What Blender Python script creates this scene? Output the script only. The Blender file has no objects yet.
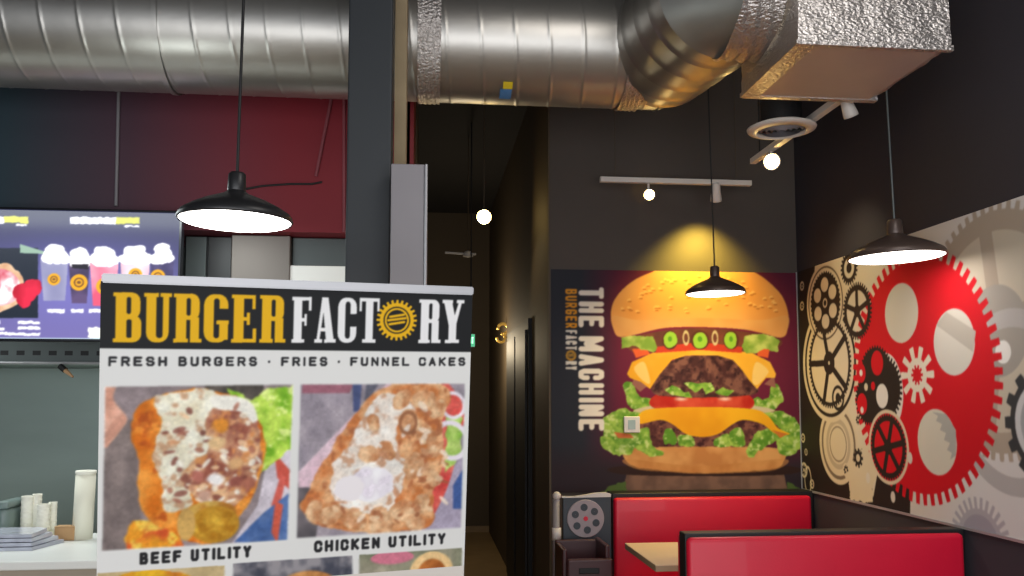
import bpy, bmesh, math, random
import numpy as np
from mathutils import Vector, Matrix
random.seed(7)
sc = bpy.context.scene
COL = sc.collection
R = math.radians
# ------------------------------------------------------------------ camera
F = 857.0; YAW = R(5.86); PITCH = R(4.47); CY = 332.0; HC = 1.6
cd = bpy.data.cameras.new('camera'); cam = bpy.data.objects.new('camera', cd); COL.objects.link(cam)
cam.location = (0, 0, HC); cam.rotation_euler = (R(90)+PITCH, 0, -YAW)
cd.sensor_width = 36; cd.lens = F/1024*36; cd.shift_y = (CY-288)/1024; cd.clip_start = 0.05
sc.camera = cam
_M = Matrix.Rotation(-YAW, 3, 'Z') @ Matrix.Rotation(R(90)+PITCH, 3, 'X')
def ray(u, v): return _M @ Vector(((u-512)/F, -(v-CY)/F, -1))
def at(u, v, X=None, Y=None, Z=None):
    """the point of the room seen at a photo position, on the plane X=, Y= or Z="""
    d = ray(u, v)
    if Y is not None: k = Y/d.y
    elif X is not None: k = X/d.x
    else: k = (Z-HC)/d.z
    return Vector((d.x*k, d.y*k, HC+d.z*k))
# ------------------------------------------------------------------ materials
def lin(c): return tuple(((x/255)/12.92 if x/255 <= .04045 else ((x/255+.055)/1.055)**2.4) for x in c)
def mat(name, col, rough=.6, metal=0, emis=None, es=0, noise=0, nscale=8, bump=0, bscale=40, stretch=(1,1,1), spec=.5, coat=0):
    m = bpy.data.materials.new(name); m.use_nodes = True
    nt = m.node_tree; b = nt.nodes['Principled BSDF']
    c = (*lin(col), 1)
    b.inputs['Base Color'].default_value = c; b.inputs['Roughness'].default_value = rough
    b.inputs['Metallic'].default_value = metal; b.inputs['Specular IOR Level'].default_value = spec
    if coat: b.inputs['Coat Weight'].default_value = coat
    if emis: b.inputs['Emission Color'].default_value = (*lin(emis), 1); b.inputs['Emission Strength'].default_value = es
    tc = nt.nodes.new('ShaderNodeTexCoord'); mp = nt.nodes.new('ShaderNodeMapping'); mp.inputs['Scale'].default_value = stretch
    nt.links.new(tc.outputs['Object'], mp.inputs[0])
    if noise:
        n = nt.nodes.new('ShaderNodeTexNoise'); n.inputs['Scale'].default_value = nscale; n.inputs['Detail'].default_value = 4
        nt.links.new(mp.outputs[0], n.inputs['Vector'])
        mx = nt.nodes.new('ShaderNodeMix'); mx.data_type = 'RGBA'
        mx.inputs[6].default_value = tuple(x*(1-noise) for x in c[:3])+(1,)
        mx.inputs[7].default_value = tuple(min(1, x*(1+noise)) for x in c[:3])+(1,)
        nt.links.new(n.outputs[0], mx.inputs[0]); nt.links.new(mx.outputs[2], b.inputs['Base Color'])
    if bump:
        n = nt.nodes.new('ShaderNodeTexNoise'); n.inputs['Scale'].default_value = bscale; n.inputs['Detail'].default_value = 3
        nt.links.new(mp.outputs[0], n.inputs['Vector'])
        bp = nt.nodes.new('ShaderNodeBump'); bp.inputs['Strength'].default_value = bump; bp.inputs['Distance'].default_value = .02
        nt.links.new(n.outputs[0], bp.inputs['Height']); nt.links.new(bp.outputs[0], b.inputs['Normal'])
    return m
def attr_mat(name, rough=.5, emis=0, spec=.3):
    m = bpy.data.materials.new(name); m.use_nodes = True
    nt = m.node_tree; b = nt.nodes['Principled BSDF']; a = nt.nodes.new('ShaderNodeAttribute'); a.attribute_name = 'Print'
    b.inputs['Roughness'].default_value = rough; b.inputs['Specular IOR Level'].default_value = .12
    if emis:
        b.inputs['Base Color'].default_value = (.01, .01, .012, 1)
        nt.links.new(a.outputs['Color'], b.inputs['Emission Color']); b.inputs['Emission Strength'].default_value = emis
    else: nt.links.new(a.outputs['Color'], b.inputs['Base Color'])
    return m
M = dict(
    wall=mat('dark_wall_paint', (78, 70, 64), .75, noise=.08, nscale=3),
    rwall=mat('slate_wall_paint', (50, 48, 56), .75, noise=.08, nscale=3),
    hall=mat('hall_paint', (80, 68, 52), .7, noise=.1, nscale=2),
    ceil=mat('ceiling_paint', (40, 38, 38), .9, noise=.15, nscale=2),
    floor=mat('floor_tile', (142, 118, 84), .45, noise=.25, nscale=5),
    red=mat('maroon_paint', (122, 20, 30), .6, noise=.08, nscale=2),
    beige=mat('bare_drywall', (158, 140, 110), .8, noise=.2, nscale=9),
    black=mat('black_metal', (34, 34, 36), .4), post=mat('column_paint', (44, 48, 52), .55, noise=.06),
    black2=mat('black_matte', (22, 22, 24), .6),
    grey=mat('grey_panel', (136, 132, 136), .5, noise=.04), white=mat('white_metal', (215, 208, 200), .45),
    duct=mat('galvanised', (178, 175, 169), .37, .88, noise=.12, nscale=3, bump=.10, bscale=5),
    foil=mat('aluminium_foil', (196, 190, 186), .34, .9, bump=.55, bscale=60, stretch=(1, 1, 1.8)),
    foil2=mat('foil_board', (196, 182, 176), .42, .6, noise=.05, bump=.08, bscale=8),
    steel=mat('stainless', (156, 172, 166), .45, .45, noise=.15, nscale=1.5, stretch=(1, 1, 4)),
    dsteel=mat('dark_steel', (92, 99, 99), .5, .3),
    vinyl=mat('red_vinyl', (212, 14, 52), .45, noise=.06, nscale=6, bump=.05, bscale=120, coat=.08),
    counter=mat('white_worktop', (232, 234, 230), .35, noise=.03), cfront=mat('beige_front', (176, 164, 146), .6, noise=.05),
    table=mat('cream_laminate', (226, 208, 172), .4, noise=.05, nscale=12), tedge=mat('table_edge', (176, 158, 128), .5),
    cream=mat('paper_cream', (236, 234, 216), .6), cup=mat('paper_cup', (240, 238, 224), .55),
    plastic=mat('clear_wrap', (204, 208, 222), .15, .3, bump=.3, bscale=12), kraft=mat('kraft_card', (186, 148, 104), .7),
    tub=mat('green_grey_tub', (112, 128, 124), .35), brown=mat('brown_plastic', (66, 34, 38), .35),
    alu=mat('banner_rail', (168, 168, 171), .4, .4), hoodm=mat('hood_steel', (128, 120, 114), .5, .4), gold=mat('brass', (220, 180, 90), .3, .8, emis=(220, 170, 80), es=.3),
    glow=mat('lamp_glow', (255, 255, 255), .5, emis=(255, 250, 244), es=14),
    glowm=mat('lamp_glow_middle', (255, 255, 255), .5, emis=(255, 246, 236), es=5),
    bulb=mat('warm_bulb', (255, 230, 170), .5, emis=(255, 214, 130), es=40),
    exitg=mat('exit_green', (90, 220, 150), .5, emis=(90, 200, 150), es=.8), signw=mat('exit_white', (230, 250, 240), .5, emis=(230, 250, 240), es=2),
    blue=mat('sticker_blue', (70, 120, 170), .6), yellow=mat('sticker_yellow', (215, 190, 40), .6),
    shade=mat('shade_bronze', (84, 70, 64), .36, .3), reel=mat('reel_grey', (160, 148, 152), .5), orange=mat('clip_tip', (190, 150, 110), .5),
    slate=mat('slate_board', (54, 62, 70), .5), gold2=mat('seat_frame', (20, 20, 22), .5), bezel=mat('screen_bezel', (16, 18, 24), .3),
)
def wall_light_blend():                      # kitchen bulkhead: lighting gradient and haze put into the colour, teal to maroon
    m = bpy.data.materials.new('bulkhead_light_gradient'); m.use_nodes = True; nt = m.node_tree; b = nt.nodes['Principled BSDF']
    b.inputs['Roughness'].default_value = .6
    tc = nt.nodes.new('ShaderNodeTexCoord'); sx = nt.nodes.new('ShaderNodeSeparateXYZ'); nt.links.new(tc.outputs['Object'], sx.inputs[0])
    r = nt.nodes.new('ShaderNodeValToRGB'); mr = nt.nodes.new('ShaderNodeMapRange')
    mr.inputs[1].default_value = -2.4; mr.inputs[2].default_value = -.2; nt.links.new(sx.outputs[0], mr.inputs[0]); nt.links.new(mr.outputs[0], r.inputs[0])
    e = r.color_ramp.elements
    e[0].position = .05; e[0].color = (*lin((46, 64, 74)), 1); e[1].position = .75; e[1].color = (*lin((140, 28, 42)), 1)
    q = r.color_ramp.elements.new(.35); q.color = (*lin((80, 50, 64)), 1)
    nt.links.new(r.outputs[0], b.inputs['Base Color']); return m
M['bulk'] = wall_light_blend()
# ------------------------------------------------------------------ object helpers
def obj(name, bm, m, parent=None, smooth=False):
    me = bpy.data.meshes.new(name); bmesh.ops.recalc_face_normals(bm, faces=bm.faces); bm.to_mesh(me); bm.free()
    for f in me.polygons: f.use_smooth = smooth
    for x in (m if isinstance(m, (list, tuple)) else [m]): me.materials.append(x)
    o = bpy.data.objects.new(name, me); COL.objects.link(o)
    if parent: o.parent = parent
    return o
def tag(o, label, cat, group=None, kind=None):
    o['label'] = label; o['category'] = cat
    if group: o['group'] = group
    if kind: o['kind'] = kind
    return o
def thing(name, label, cat, loc=(0, 0, 0), rz=0, group=None):
    o = bpy.data.objects.new(name, None); COL.objects.link(o); o.empty_display_size = .1
    o.location = loc; o.rotation_euler = (0, 0, rz); return tag(o, label, cat, group)
def struct(name, bm, m, smooth=False):
    o = obj(name, bm, m, None, smooth); o['kind'] = 'structure'; return o
def box(bm, x0, x1, y0, y1, z0, z1, bev=0):
    vs = bmesh.ops.create_cube(bm, size=1)['verts']
    for v in vs: v.co = Vector(((x0+x1)/2+v.co.x*(x1-x0), (y0+y1)/2+v.co.y*(y1-y0), (z0+z1)/2+v.co.z*(z1-z0)))
    if bev:
        es = list({e for v in vs for e in v.link_edges}); bmesh.ops.bevel(bm, geom=es, offset=bev, segments=3, affect='EDGES', profile=.5)
    return bm
def B(*a, **k): return box(bmesh.new(), *a, **k)
def lathe(bm, prof, c=(0, 0, 0), n=40, axis='Z', close=False):
    rings = []
    for r, z in prof:
        ring = []
        for i in range(n):
            a = 2*math.pi*i/n; p = (r*math.cos(a), r*math.sin(a), z)
            if axis == 'X': p = (z, p[0], p[1])
            if axis == 'Y': p = (p[0], z, p[1])
            ring.append(bm.verts.new((c[0]+p[0], c[1]+p[1], c[2]+p[2])))
        rings.append(ring)
    for a, b in zip(rings, rings[1:]):
        for i in range(n): bm.faces.new((a[i], a[(i+1) % n], b[(i+1) % n], b[i]))
    if close: bm.faces.new(rings[0]); bm.faces.new(rings[-1])
    return bm
def tube(bm, pts, r, n=10, cap=True):
    pts = [Vector(p) for p in pts]; rings = []
    for i, p in enumerate(pts):
        d = (pts[min(i+1, len(pts)-1)]-pts[max(i-1, 0)]).normalized()
        up = Vector((0, 0, 1)) if abs(d.z) < .95 else Vector((1, 0, 0))
        a = d.cross(up).normalized(); b = d.cross(a)
        rr = r[i] if isinstance(r, (list, tuple)) else r
        rings.append([bm.verts.new(p+a*rr*math.cos(2*math.pi*k/n)+b*rr*math.sin(2*math.pi*k/n)) for k in range(n)])
    for a, b in zip(rings, rings[1:]):
        for i in range(n): bm.faces.new((a[i], a[(i+1) % n], b[(i+1) % n], b[i]))
    if cap: bm.faces.new(rings[0]); bm.faces.new(rings[-1])
    return bm
def T(*a, **k): return tube(bmesh.new(), *a, **k)
# ------------------------------------------------------------------ flat print painter
def vnoise(x, y, seed=0):
    xi = np.floor(x).astype(np.int64); yi = np.floor(y).astype(np.int64); fx = x-xi; fy = y-yi
    fx = fx*fx*(3-2*fx); fy = fy*fy*(3-2*fy)
    def h(a, b):
        n = (a*374761393+b*668265263+seed*1442695041) & 0xffffffff; n = ((n ^ (n >> 13))*1274126177) & 0xffffffff
        return ((n ^ (n >> 16)) & 0xffff)/65535.
    return (h(xi, yi)*(1-fx)+h(xi+1, yi)*fx)*(1-fy)+(h(xi, yi+1)*(1-fx)+h(xi+1, yi+1)*fx)*fy
def fbm(x, y, seed=0, o=3): return sum(vnoise(x*2**i, y*2**i, seed+i)*.5**i for i in range(o))/sum(.5**i for i in range(o))
class Canvas:
    def __init__(s, s0, s1, t0, t1, res, P, bg):
        s.s0, s.s1, s.t0, s.t1 = s0, s1, t0, t1; s.ns = int((s1-s0)/res)+1; s.nt = int((t1-t0)/res)+1
        s.w, s.h = s.ns*2, s.nt*2; s.r = (s1-s0)/(s.ns-1)/2; s.rt = (t1-t0)/(s.nt-1)/2
        a = s0-s.r/2+s.r*np.arange(s.w); b = t0-s.rt/2+s.rt*np.arange(s.h)
        s.S, s.T = np.meshgrid(a, b); s.img = np.zeros((s.h, s.w, 3)); s.img[:] = bg; s.P = P; s.clip = None; s.unit = 1.
    def win(s, pts, pad=0):
        p = np.array(pts); i0 = int((p[:, 0].min()-pad-s.s0)/s.r)-2; i1 = int((p[:, 0].max()+pad-s.s0)/s.r)+3
        j0 = int((p[:, 1].min()-pad-s.t0)/s.rt)-2; j1 = int((p[:, 1].max()+pad-s.t0)/s.rt)+3
        i0, j0 = max(0, i0), max(0, j0); return slice(j0, max(j0, min(s.h, j1))), slice(i0, max(i0, min(s.w, i1)))
    def put(s, w, m, col, alpha=1):
        m = m*alpha
        if s.clip is not None: m = m*s.clip[w]
        c = np.array(col, float) if not callable(col) else col(s.S[w], s.T[w])
        s.img[w] = s.img[w]*(1-m[..., None])+c*m[..., None]
    def inside(s, w, pts, warp=0, wk=1, seed=0):
        X, Y = s.S[w], s.T[w]
        if warp: X, Y = X+warp*(fbm(X*wk, Y*wk, seed)-.5)*2, Y+warp*(fbm(X*wk+31, Y*wk+7, seed+9)-.5)*2
        ins = np.zeros(X.shape, bool); n = len(pts)
        for i in range(n):
            (x0, y0), (x1, y1) = pts[i], pts[(i+1) % n]
            if y0 == y1: continue
            c = ((y0 > Y) != (y1 > Y)) & (X < (x1-x0)*(Y-y0)/(y1-y0)+x0); ins ^= c
        return ins.astype(float)
    def poly(s, pts, col, warp=0, wk=1, seed=0, alpha=1, raw=False, smooth=False):
        p = [tuple(q) if raw else s.P(*q) for q in pts]
        if smooth: p = spline(p)
        w = s.win(p, warp*1.5); s.put(w, s.inside(w, p, warp, wk, seed), col, alpha)
    def ell(s, c, rx, ry, col, ang=0, r0=0, warp=0, wk=1, seed=0, alpha=1, soft=0):
        """ellipse; centre raw surface coords, radii metres"""
        m_ = max(rx, ry); w = s.win([(c[0]-m_, c[1]-m_), (c[0]+m_, c[1]+m_)], warp); X, Y = s.S[w]-c[0], s.T[w]-c[1]
        if warp: X = X+warp*(fbm(s.S[w]*wk, s.T[w]*wk, seed)-.5)*2; Y = Y+warp*(fbm(s.S[w]*wk+5, s.T[w]*wk+3, seed+4)-.5)*2
        ca, sa = math.cos(ang), math.sin(ang); X, Y = X*ca+Y*sa, -X*sa+Y*ca
        d = np.sqrt((X/rx)**2+(Y/ry)**2); m = (d < 1).astype(float) if not soft else np.clip((1-d)/soft, 0, 1)
        if r0: m = m*(d > r0)
        s.put(w, m, col, alpha)
    def gear(s, c, ro, rr, n, col, r0=0, ph=0, duty=0):
        w = s.win([(c[0]-ro, c[1]-ro), (c[0]+ro, c[1]+ro)]); X, Y = s.S[w]-c[0], s.T[w]-c[1]; d = np.hypot(X, Y); a = np.arctan2(Y, X)
        q = np.clip(np.cos(a*n+ph)*2.2+.5+duty, 0, 1); m = (d < rr+(ro-rr)*q)*(d > r0); s.put(w, m.astype(float), col)
    def spokes(s, c, r0, r1, n, wd, col, ph=0):
        for k in range(n):
            a = ph+2*math.pi*k/n; s.seg([(c[0]+r0*math.cos(a), c[1]+r0*math.sin(a)), (c[0]+r1*math.cos(a), c[1]+r1*math.sin(a))], wd, col)
    def seg(s, pts, wd, col, alpha=1):
        w = s.win(pts, wd); X, Y = s.S[w], s.T[w]; m = np.zeros(X.shape)
        for (x0, y0), (x1, y1) in zip(pts, pts[1:]):
            dx, dy = x1-x0, y1-y0; L = dx*dx+dy*dy or 1e-9; k = np.clip(((X-x0)*dx+(Y-y0)*dy)/L, 0, 1)
            m = np.maximum(m, (np.hypot(X-x0-k*dx, Y-y0-k*dy) < wd/2).astype(float))
        s.put(w, m, col, alpha)
    def blur(s, k, m=None):
        i = s.img
        for _ in range(3):
            for ax in (0, 1):
                p = np.concatenate([np.repeat(np.take(i, [0], ax), k, ax), i, np.repeat(np.take(i, [-1], ax), k, ax)], ax); c = np.cumsum(p, ax); n = i.shape[ax]
                c = np.concatenate([np.zeros_like(np.take(c, [0], ax)), c], ax); i = (np.take(c, np.arange(2*k+1, 2*k+1+n), ax)-np.take(c, np.arange(0, n), ax))/(2*k+1)
        s.img = i if m is None else s.img*(1-m[..., None])+i*m[..., None]
    def down(s):
        i = s.img; return (i[0::2, 0::2]+i[1::2, 0::2]+i[0::2, 1::2]+i[1::2, 1::2])/4
def spline(p, k=6):
    out = []; n = len(p)
    for i in range(n):
        a, b, c, d = (np.array(p[(i+j-1) % n]) for j in range(4))
        for q in range(k):
            t = q/k; out.append(tuple(.5*((2*b)+(c-a)*t+(2*a-5*b+4*c-d)*t*t+(3*b-a-3*c+d)*t**3)))
    return out
def mixn(a, b, k, seed=0, sharp=2.2, c=None):
    a, b = np.array(a, float), np.array(b, float)
    def f(X, Y):
        n = np.clip((fbm(X*k, Y*k, seed)-.5)*sharp+.5, 0, 1)[..., None]; r = a*(1-n)+b*n
        if c is not None:
            q = np.clip((fbm(X*k*1.7+9, Y*k*1.7, seed+5)-.58)*6, 0, .85)[..., None]; r = r*(1-q)+np.array(c, float)*q
        return r
    return f
def grid_mesh(name, cv, fn, m, parent=None, extra_t=None):
    c = cv.down()/255.; c = np.where(c <= .04045, c/12.92, ((c+.055)/1.055)**2.4)
    S, Tt = np.meshgrid(np.linspace(cv.s0, cv.s1, cv.ns), np.linspace(cv.t0, cv.t1, cv.nt))
    co = fn(S.ravel(), Tt.ravel()); n, mm = cv.nt, cv.ns; idx = np.arange(n*mm).reshape(n, mm)
    q = np.stack([idx[:-1, :-1], idx[:-1, 1:], idx[1:, 1:], idx[1:, :-1]], -1).reshape(-1, 4)
    me = bpy.data.meshes.new(name); me.vertices.add(n*mm); me.vertices.foreach_set('co', co.astype(np.float32).ravel())
    me.loops.add(q.size); me.loops.foreach_set('vertex_index', q.astype(np.int32).ravel())
    me.polygons.add(len(q)); me.polygons.foreach_set('loop_start', np.arange(0, q.size, 4, dtype=np.int32)); me.update(calc_edges=True)
    at_ = me.color_attributes.new('Print', 'FLOAT_COLOR', 'POINT')
    at_.data.foreach_set('color', np.concatenate([c.reshape(-1, 3), np.ones((n*mm, 1))], 1).astype(np.float32).ravel())
    me.materials.append(m); o = bpy.data.objects.new(name, me); COL.objects.link(o)
    if parent: o.parent = parent
    return o
# ---- lettering
SF = {'A': [[(0, 0), (.5, 1), (1, 0)], [(.2, .3), (.8, .3)]],
 'B': [[(0, 0), (0, 1), (.75, 1), (.92, .87), (.92, .65), (.75, .53), (0, .53)], [(.75, .53), (1, .38), (1, .15), (.8, 0), (0, 0)]],
 'C': [[(1, .7), (1, .85), (.8, 1), (.2, 1), (0, .85), (0, .15), (.2, 0), (.8, 0), (1, .15), (1, .3)]],
 'E': [[(1, 1), (0, 1), (0, 0), (1, 0)], [(0, .52), (.85, .52)]], 'F': [[(1, 1), (0, 1), (0, 0)], [(0, .5), (.85, .5)]],
 'G': [[(1, .75), (1, .85), (.8, 1), (.2, 1), (0, .85), (0, .15), (.2, 0), (.8, 0), (1, .15), (1, .45), (.6, .45)]],
 'H': [[(0, 0), (0, 1)], [(1, 0), (1, 1)], [(0, .5), (1, .5)]], 'I': [[(.5, 0), (.5, 1)]], 'K': [[(0, 0), (0, 1)], [(1, 1), (0, .45)], [(.25, .55), (1, 0)]],
 'L': [[(0, 1), (0, 0), (1, 0)]], 'M': [[(0, 0), (0, 1), (.5, .25), (1, 1), (1, 0)]], 'N': [[(0, 0), (0, 1), (1, 0), (1, 1)]],
 'R': [[(0, 0), (0, 1), (.8, 1), (1, .86), (1, .6), (.8, .47), (0, .47)], [(.5, .47), (1, 0)]],
 'S': [[(.95, .8), (.8, 1), (.2, 1), (0, .85), (0, .65), (.2, .54), (.8, .46), (1, .35), (1, .15), (.8, 0), (.2, 0), (.02, .2)]],
 'T': [[(.5, 0), (.5, 1)], [(0, 1), (1, 1)]], 'U': [[(0, 1), (0, .18), (.2, 0), (.8, 0), (1, .18), (1, 1)]],
 'Y': [[(.5, 0), (.5, .45), (0, 1)], [(.5, .45), (1, 1)]], '.': [[(.5, .45), (.5, .5)]]}
def stroke_text(cv, txt, a, b, h, wt, col, gap=.35, narrow={'I': .3, '.': .35, ' ': .5, 'M': 1.25}):
    """text with stroke glyphs from surface point a to b (baseline), up vector h (surface coords), weight as share of height"""
    a, b, h = np.array(a), np.array(b), np.array(h); L = np.hypot(*(b-a)); d = (b-a)/L; H = np.hypot(*h)
    ws = [narrow.get(c, 1) for c in txt]; tot = sum(ws)+gap*(len(txt)-1); u = L/tot; x = 0
    for c, w_ in zip(txt, ws):
        wd = wt*H
        for pl in SF.get(c, []):
            pts = [tuple(a+d*(x*u+wd/2+px*max(w_*u-wd, 0)))+() for px, py in pl]
            pts = [tuple(np.array(p)+h*(wd/2/H+py*(1-wt))) for p, (px, py) in zip(pts, pl)]
            cv.seg(pts, wd, col)
        x += w_+gap
def rr(x0, y0, x1, y1, r):
    r = min(r, (x1-x0)/2, (y1-y0)/2); o = []
    for cx, cy, a0 in ((x1-r, y1-r, 0), (x0+r, y1-r, 90), (x0+r, y0+r, 180), (x1-r, y0+r, 270)):
        for k in range(5): a = R(a0+22.5*k); o.append((cx+r*math.cos(a), cy+r*math.sin(a)))
    return o
def rc(x0, y0, x1, y1): return [(x0, y0), (x1, y0), (x1, y1), (x0, y1)]
SL = {'B': ([rc(.05, 0, .28, 1), rc(0, 0, .3, .08), rc(0, .92, .3, 1), rr(.1, .47, .57, 1, .17), rr(.1, 0, .6, .55, .18)], [rr(.28, .57, .37, .91, .04), rr(.28, .09, .39, .46, .04)]),
 'U': ([rc(.05, .3, .27, 1), rc(.41, .3, .54, 1), rc(0, .92, .32, 1), rc(.35, .92, .6, 1), rr(.05, 0, .54, .6, .2)], [rr(.27, .09, .41, .9, .06)]),
 'R': ([rc(.05, 0, .28, 1), rc(0, 0, .32, .08), rc(0, .92, .3, 1), rr(.1, .46, .57, 1, .17), rc(.36, .05, .56, .52), rc(.36, 0, .62, .08)], [rr(.28, .55, .37, .91, .04), rc(.28, .09, .36, .46)]),
 'G': ([rr(.02, 0, .57, 1, .22)], [rr(.24, .09, .37, .91, .06), rc(.36, .46, .6, .7)], [rc(.3, .38, .62, .46), rc(.37, .06, .57, .44)]),
 'E': ([rc(.05, 0, .28, 1), rc(0, 0, .3, .08), rc(0, .92, .55, 1), rc(.47, .7, .55, 1), rc(.2, .46, .42, .54), rc(.35, .37, .42, .63), rc(0, 0, .57, .08), rc(.49, 0, .57, .3)], []),
 'F': ([rc(.05, 0, .28, 1), rc(0, 0, .36, .08), rc(0, .92, .55, 1), rc(.47, .7, .55, 1), rc(.2, .46, .42, .54), rc(.35, .37, .42, .63)], []),
 'A': ([[(.2, 1), (.38, 1), (.57, 0), (.34, 0)], [(.2, 1), (.3, 1), (.14, 0), (.05, 0)], rc(.14, .25, .42, .33), rc(0, 0, .22, .08), rc(.28, 0, .62, .08)], []),
 'C': ([rr(.02, 0, .57, 1, .22)], [rr(.24, .09, .38, .91, .06), rc(.37, .36, .6, .64)]),
 'T': ([rc(.19, 0, .41, 1), rc(.1, 0, .5, .08), rc(0, .92, .6, 1), rc(0, .7, .07, 1), rc(.53, .7, .6, 1)], []),
 'Y': ([[(.03, 1), (.26, 1), (.42, .42), (.19, .42)], [(.48, 1), (.57, 1), (.4, .4), (.28, .42)], rc(.19, 0, .41, .45), rc(.1, 0, .5, .08), rc(0, .92, .3, 1), rc(.4, .92, .62, 1)], [])}
def slab_text(cv, txt, a, b, h, col, u=.645):
    a, b, h = np.array(a), np.array(b), np.array(h); n = len(txt); stp = (b-a)/n
    for i, c in enumerate(txt):
        if c not in SL: continue
        o = a+stp*i; tr = lambda p: tuple(o+stp*(p[0]/u)+h*p[1]); g = SL[c]; allp = [tr(p) for q in g[0] for p in q]; w = cv.win(allp); m = 0
        for q in g[0]: m = np.maximum(m, cv.inside(w, [tr(p) for p in q]))
        for q in g[1]: m = m*(1-cv.inside(w, [tr(p) for p in q]))
        if len(g) > 2:
            for q in g[2]: m = np.maximum(m, cv.inside(w, [tr(p) for p in q]))
        cv.put(w, m, col)
def logo_gear(cv, c, r, col, dark):
    cv.gear(c, r, r*.84, 24, col); cv.ell(c, r*.66, r*.66, dark); cv.ell(c, r*.6, r*.6, col); cv.ell(c, r*.5, r*.5, dark)
    for k, (w_, y) in enumerate(((.34, .22), (.42, .05), (.36, -.14))):
        cv.seg([(c[0]-r*w_, c[1]+r*(y-.06)), (c[0]+r*w_, c[1]+r*(y+.06))], r*.12, col)
# ================================================================== the roll-up banner
ph, ro, ti = R(14), R(.5), R(7)
d_ = Vector((math.cos(ph), math.sin(ph), 0)); up_ = Vector((0, 0, 1)); n_ = d_.cross(up_)
up_ = up_*math.cos(ti)+n_*math.sin(ti); n_ = d_.cross(up_)
BU = d_*math.cos(ro)+up_*math.sin(ro); BV = n_.cross(BU); BN = n_
BO = Vector((0, 0, HC))+ray(105, 281)*2.0            # top left corner of the fabric
def Pb(u, v):
    r = ray(u, v); p = r*((BO-Vector((0, 0, HC))).dot(BN)/r.dot(BN))-(BO-Vector((0, 0, HC))); return (p.dot(BU), p.dot(BV))
BW, BVIS = .903, .74
def bw(s, t, n=0): return BO+BU*s+BV*t+BN*n
WHT = (222, 222, 219)
BX0, BX1 = -.009, .897
cv = Canvas(BX0, BX1, -BVIS, 0, .0017, Pb, WHT)
cv.poly([(-1, 1), (2, 1), (2, -.157), (-1, -.157)], (30, 31, 33), raw=True)
YEL = (228, 176, 24)
def Z1(x, y): return Pb(90+x/2.626, 270+y/2.626)
def up_at(p, q): return (q[0]-p[0], q[1]-p[1])
a = Z1(60, 190); h = (0, Z1(60, 58)[1]-a[1]); slab_text(cv, 'BURGER', a, Z1(516, 191), h, YEL)
a = Z1(529, 191); h = (0, Z1(529, 70)[1]-a[1]); slab_text(cv, 'FACT', a, Z1(762, 191), h, (232, 232, 232))
a = Z1(862, 192); slab_text(cv, 'RY', a, Z1(982, 192), h, (232, 232, 232))
logo_gear(cv, Z1(806, 132), .0535, YEL, (30, 31, 33))
a, b, c = Z1(48, 253), Z1(985, 252), Z1(48, 227)
stroke_text(cv, 'FRESH BURGERS . FRIES . FUNNEL CAKES', a, b, (0, c[1]-a[1]), .24, (46, 46, 48), gap=.42)
def Z2(x, y): return Pb(80+x/2.56, 376+y/2.56)
a, b, c = Z2(152, 484), Z2(438, 464), Z2(150, 455)
stroke_text(cv, 'BEEF UTILITY', a, b, (0, .030), .26, (40, 40, 42), gap=.3)
a, b, c = Z2(599, 452), Z2(935, 430), Z2(150, 455)
stroke_text(cv, 'CHICKEN UTILITY', a, b, (0, .030), .26, (40, 40, 42), gap=.3)
def photo(q):
    p = [Z2(*x) for x in q]; cv.clip = None; m = np.zeros((cv.h, cv.w)); w = cv.win(p); m[w] = cv.inside(w, p); cv.clip = m
def pz(pts, col, **k): cv.poly([Z2(*p) for p in pts], col, raw=True, **k)
def ez(x, y, rx, ry, col, **k): u = .9/365/2.56; cv.ell(Z2(x, y), rx*u, ry*u, col, **k)
# --- left picture
photo([(65, 28), (545, 22), (530, 420), (57, 447)])
pz([(40, 0), (560, 0), (560, 480), (40, 480)], mixn((128, 116, 118), (152, 138, 140), 25, 3))
pz([(320, 0), (470, 0), (470, 70), (320, 70)], mixn((62, 58, 54), (92, 84, 78), 40, 2))
pz([(60, 120), (140, 110), (150, 300), (160, 450), (50, 450)], mixn((116, 104, 102), (140, 126, 122), 30, 5))
pz([(60, 20), (92, 22), (86, 60), (120, 105), (110, 130), (84, 165), (60, 175)], mixn((196, 140, 118), (222, 172, 150), 30, 8), smooth=True)
pz([(80, 120), (110, 98), (118, 120), (72, 170), (60, 165)], (205, 150, 128), smooth=True)
pz([(380, 440), (455, 330), (480, 210), (540, 180), (545, 360), (430, 440)], mixn((196, 186, 196), (220, 212, 220), 30, 4))
pz([(497, 195), (545, 250), (545, 300), (505, 260)], (196, 84, 70)); pz([(515, 250), (528, 260), (512, 330), (545, 340), (500, 400), (490, 330)], (205, 96, 84))
pz([(395, 425), (470, 350), (535, 300), (535, 430)], mixn((60, 92, 150), (92, 120, 170), 30, 4)); pz([(500, 320), (520, 330), (505, 430), (490, 400)], (200, 90, 70))
pz([(375, 30), (400, 45), (440, 60), (480, 28), (560, 20), (550, 180), (500, 215), (455, 260), (430, 150)], mixn((112, 168, 36), (196, 226, 92), 34, 11, 2.6, (226, 240, 150)), warp=.012, wk=45)
pz([(185, 55), (140, 90), (133, 160), (152, 240), (148, 300), (168, 360), (210, 395), (290, 425), (350, 425), (400, 375), (440, 310), (470, 230), (472, 160), (440, 80), (360, 42), (250, 36)], mixn((212, 112, 26), (240, 158, 66), 26, 21, 2.4, (180, 80, 24)), warp=.006, wk=40, smooth=True)
pz([(330, 60), (400, 50), (445, 90), (462, 170), (455, 250), (400, 330), (330, 335), (270, 290), (240, 250), (300, 150)], mixn((146, 84, 68), (226, 182, 138), 42, 31, 2.6, (206, 136, 80)), warp=.008, wk=50, smooth=True)
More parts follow.
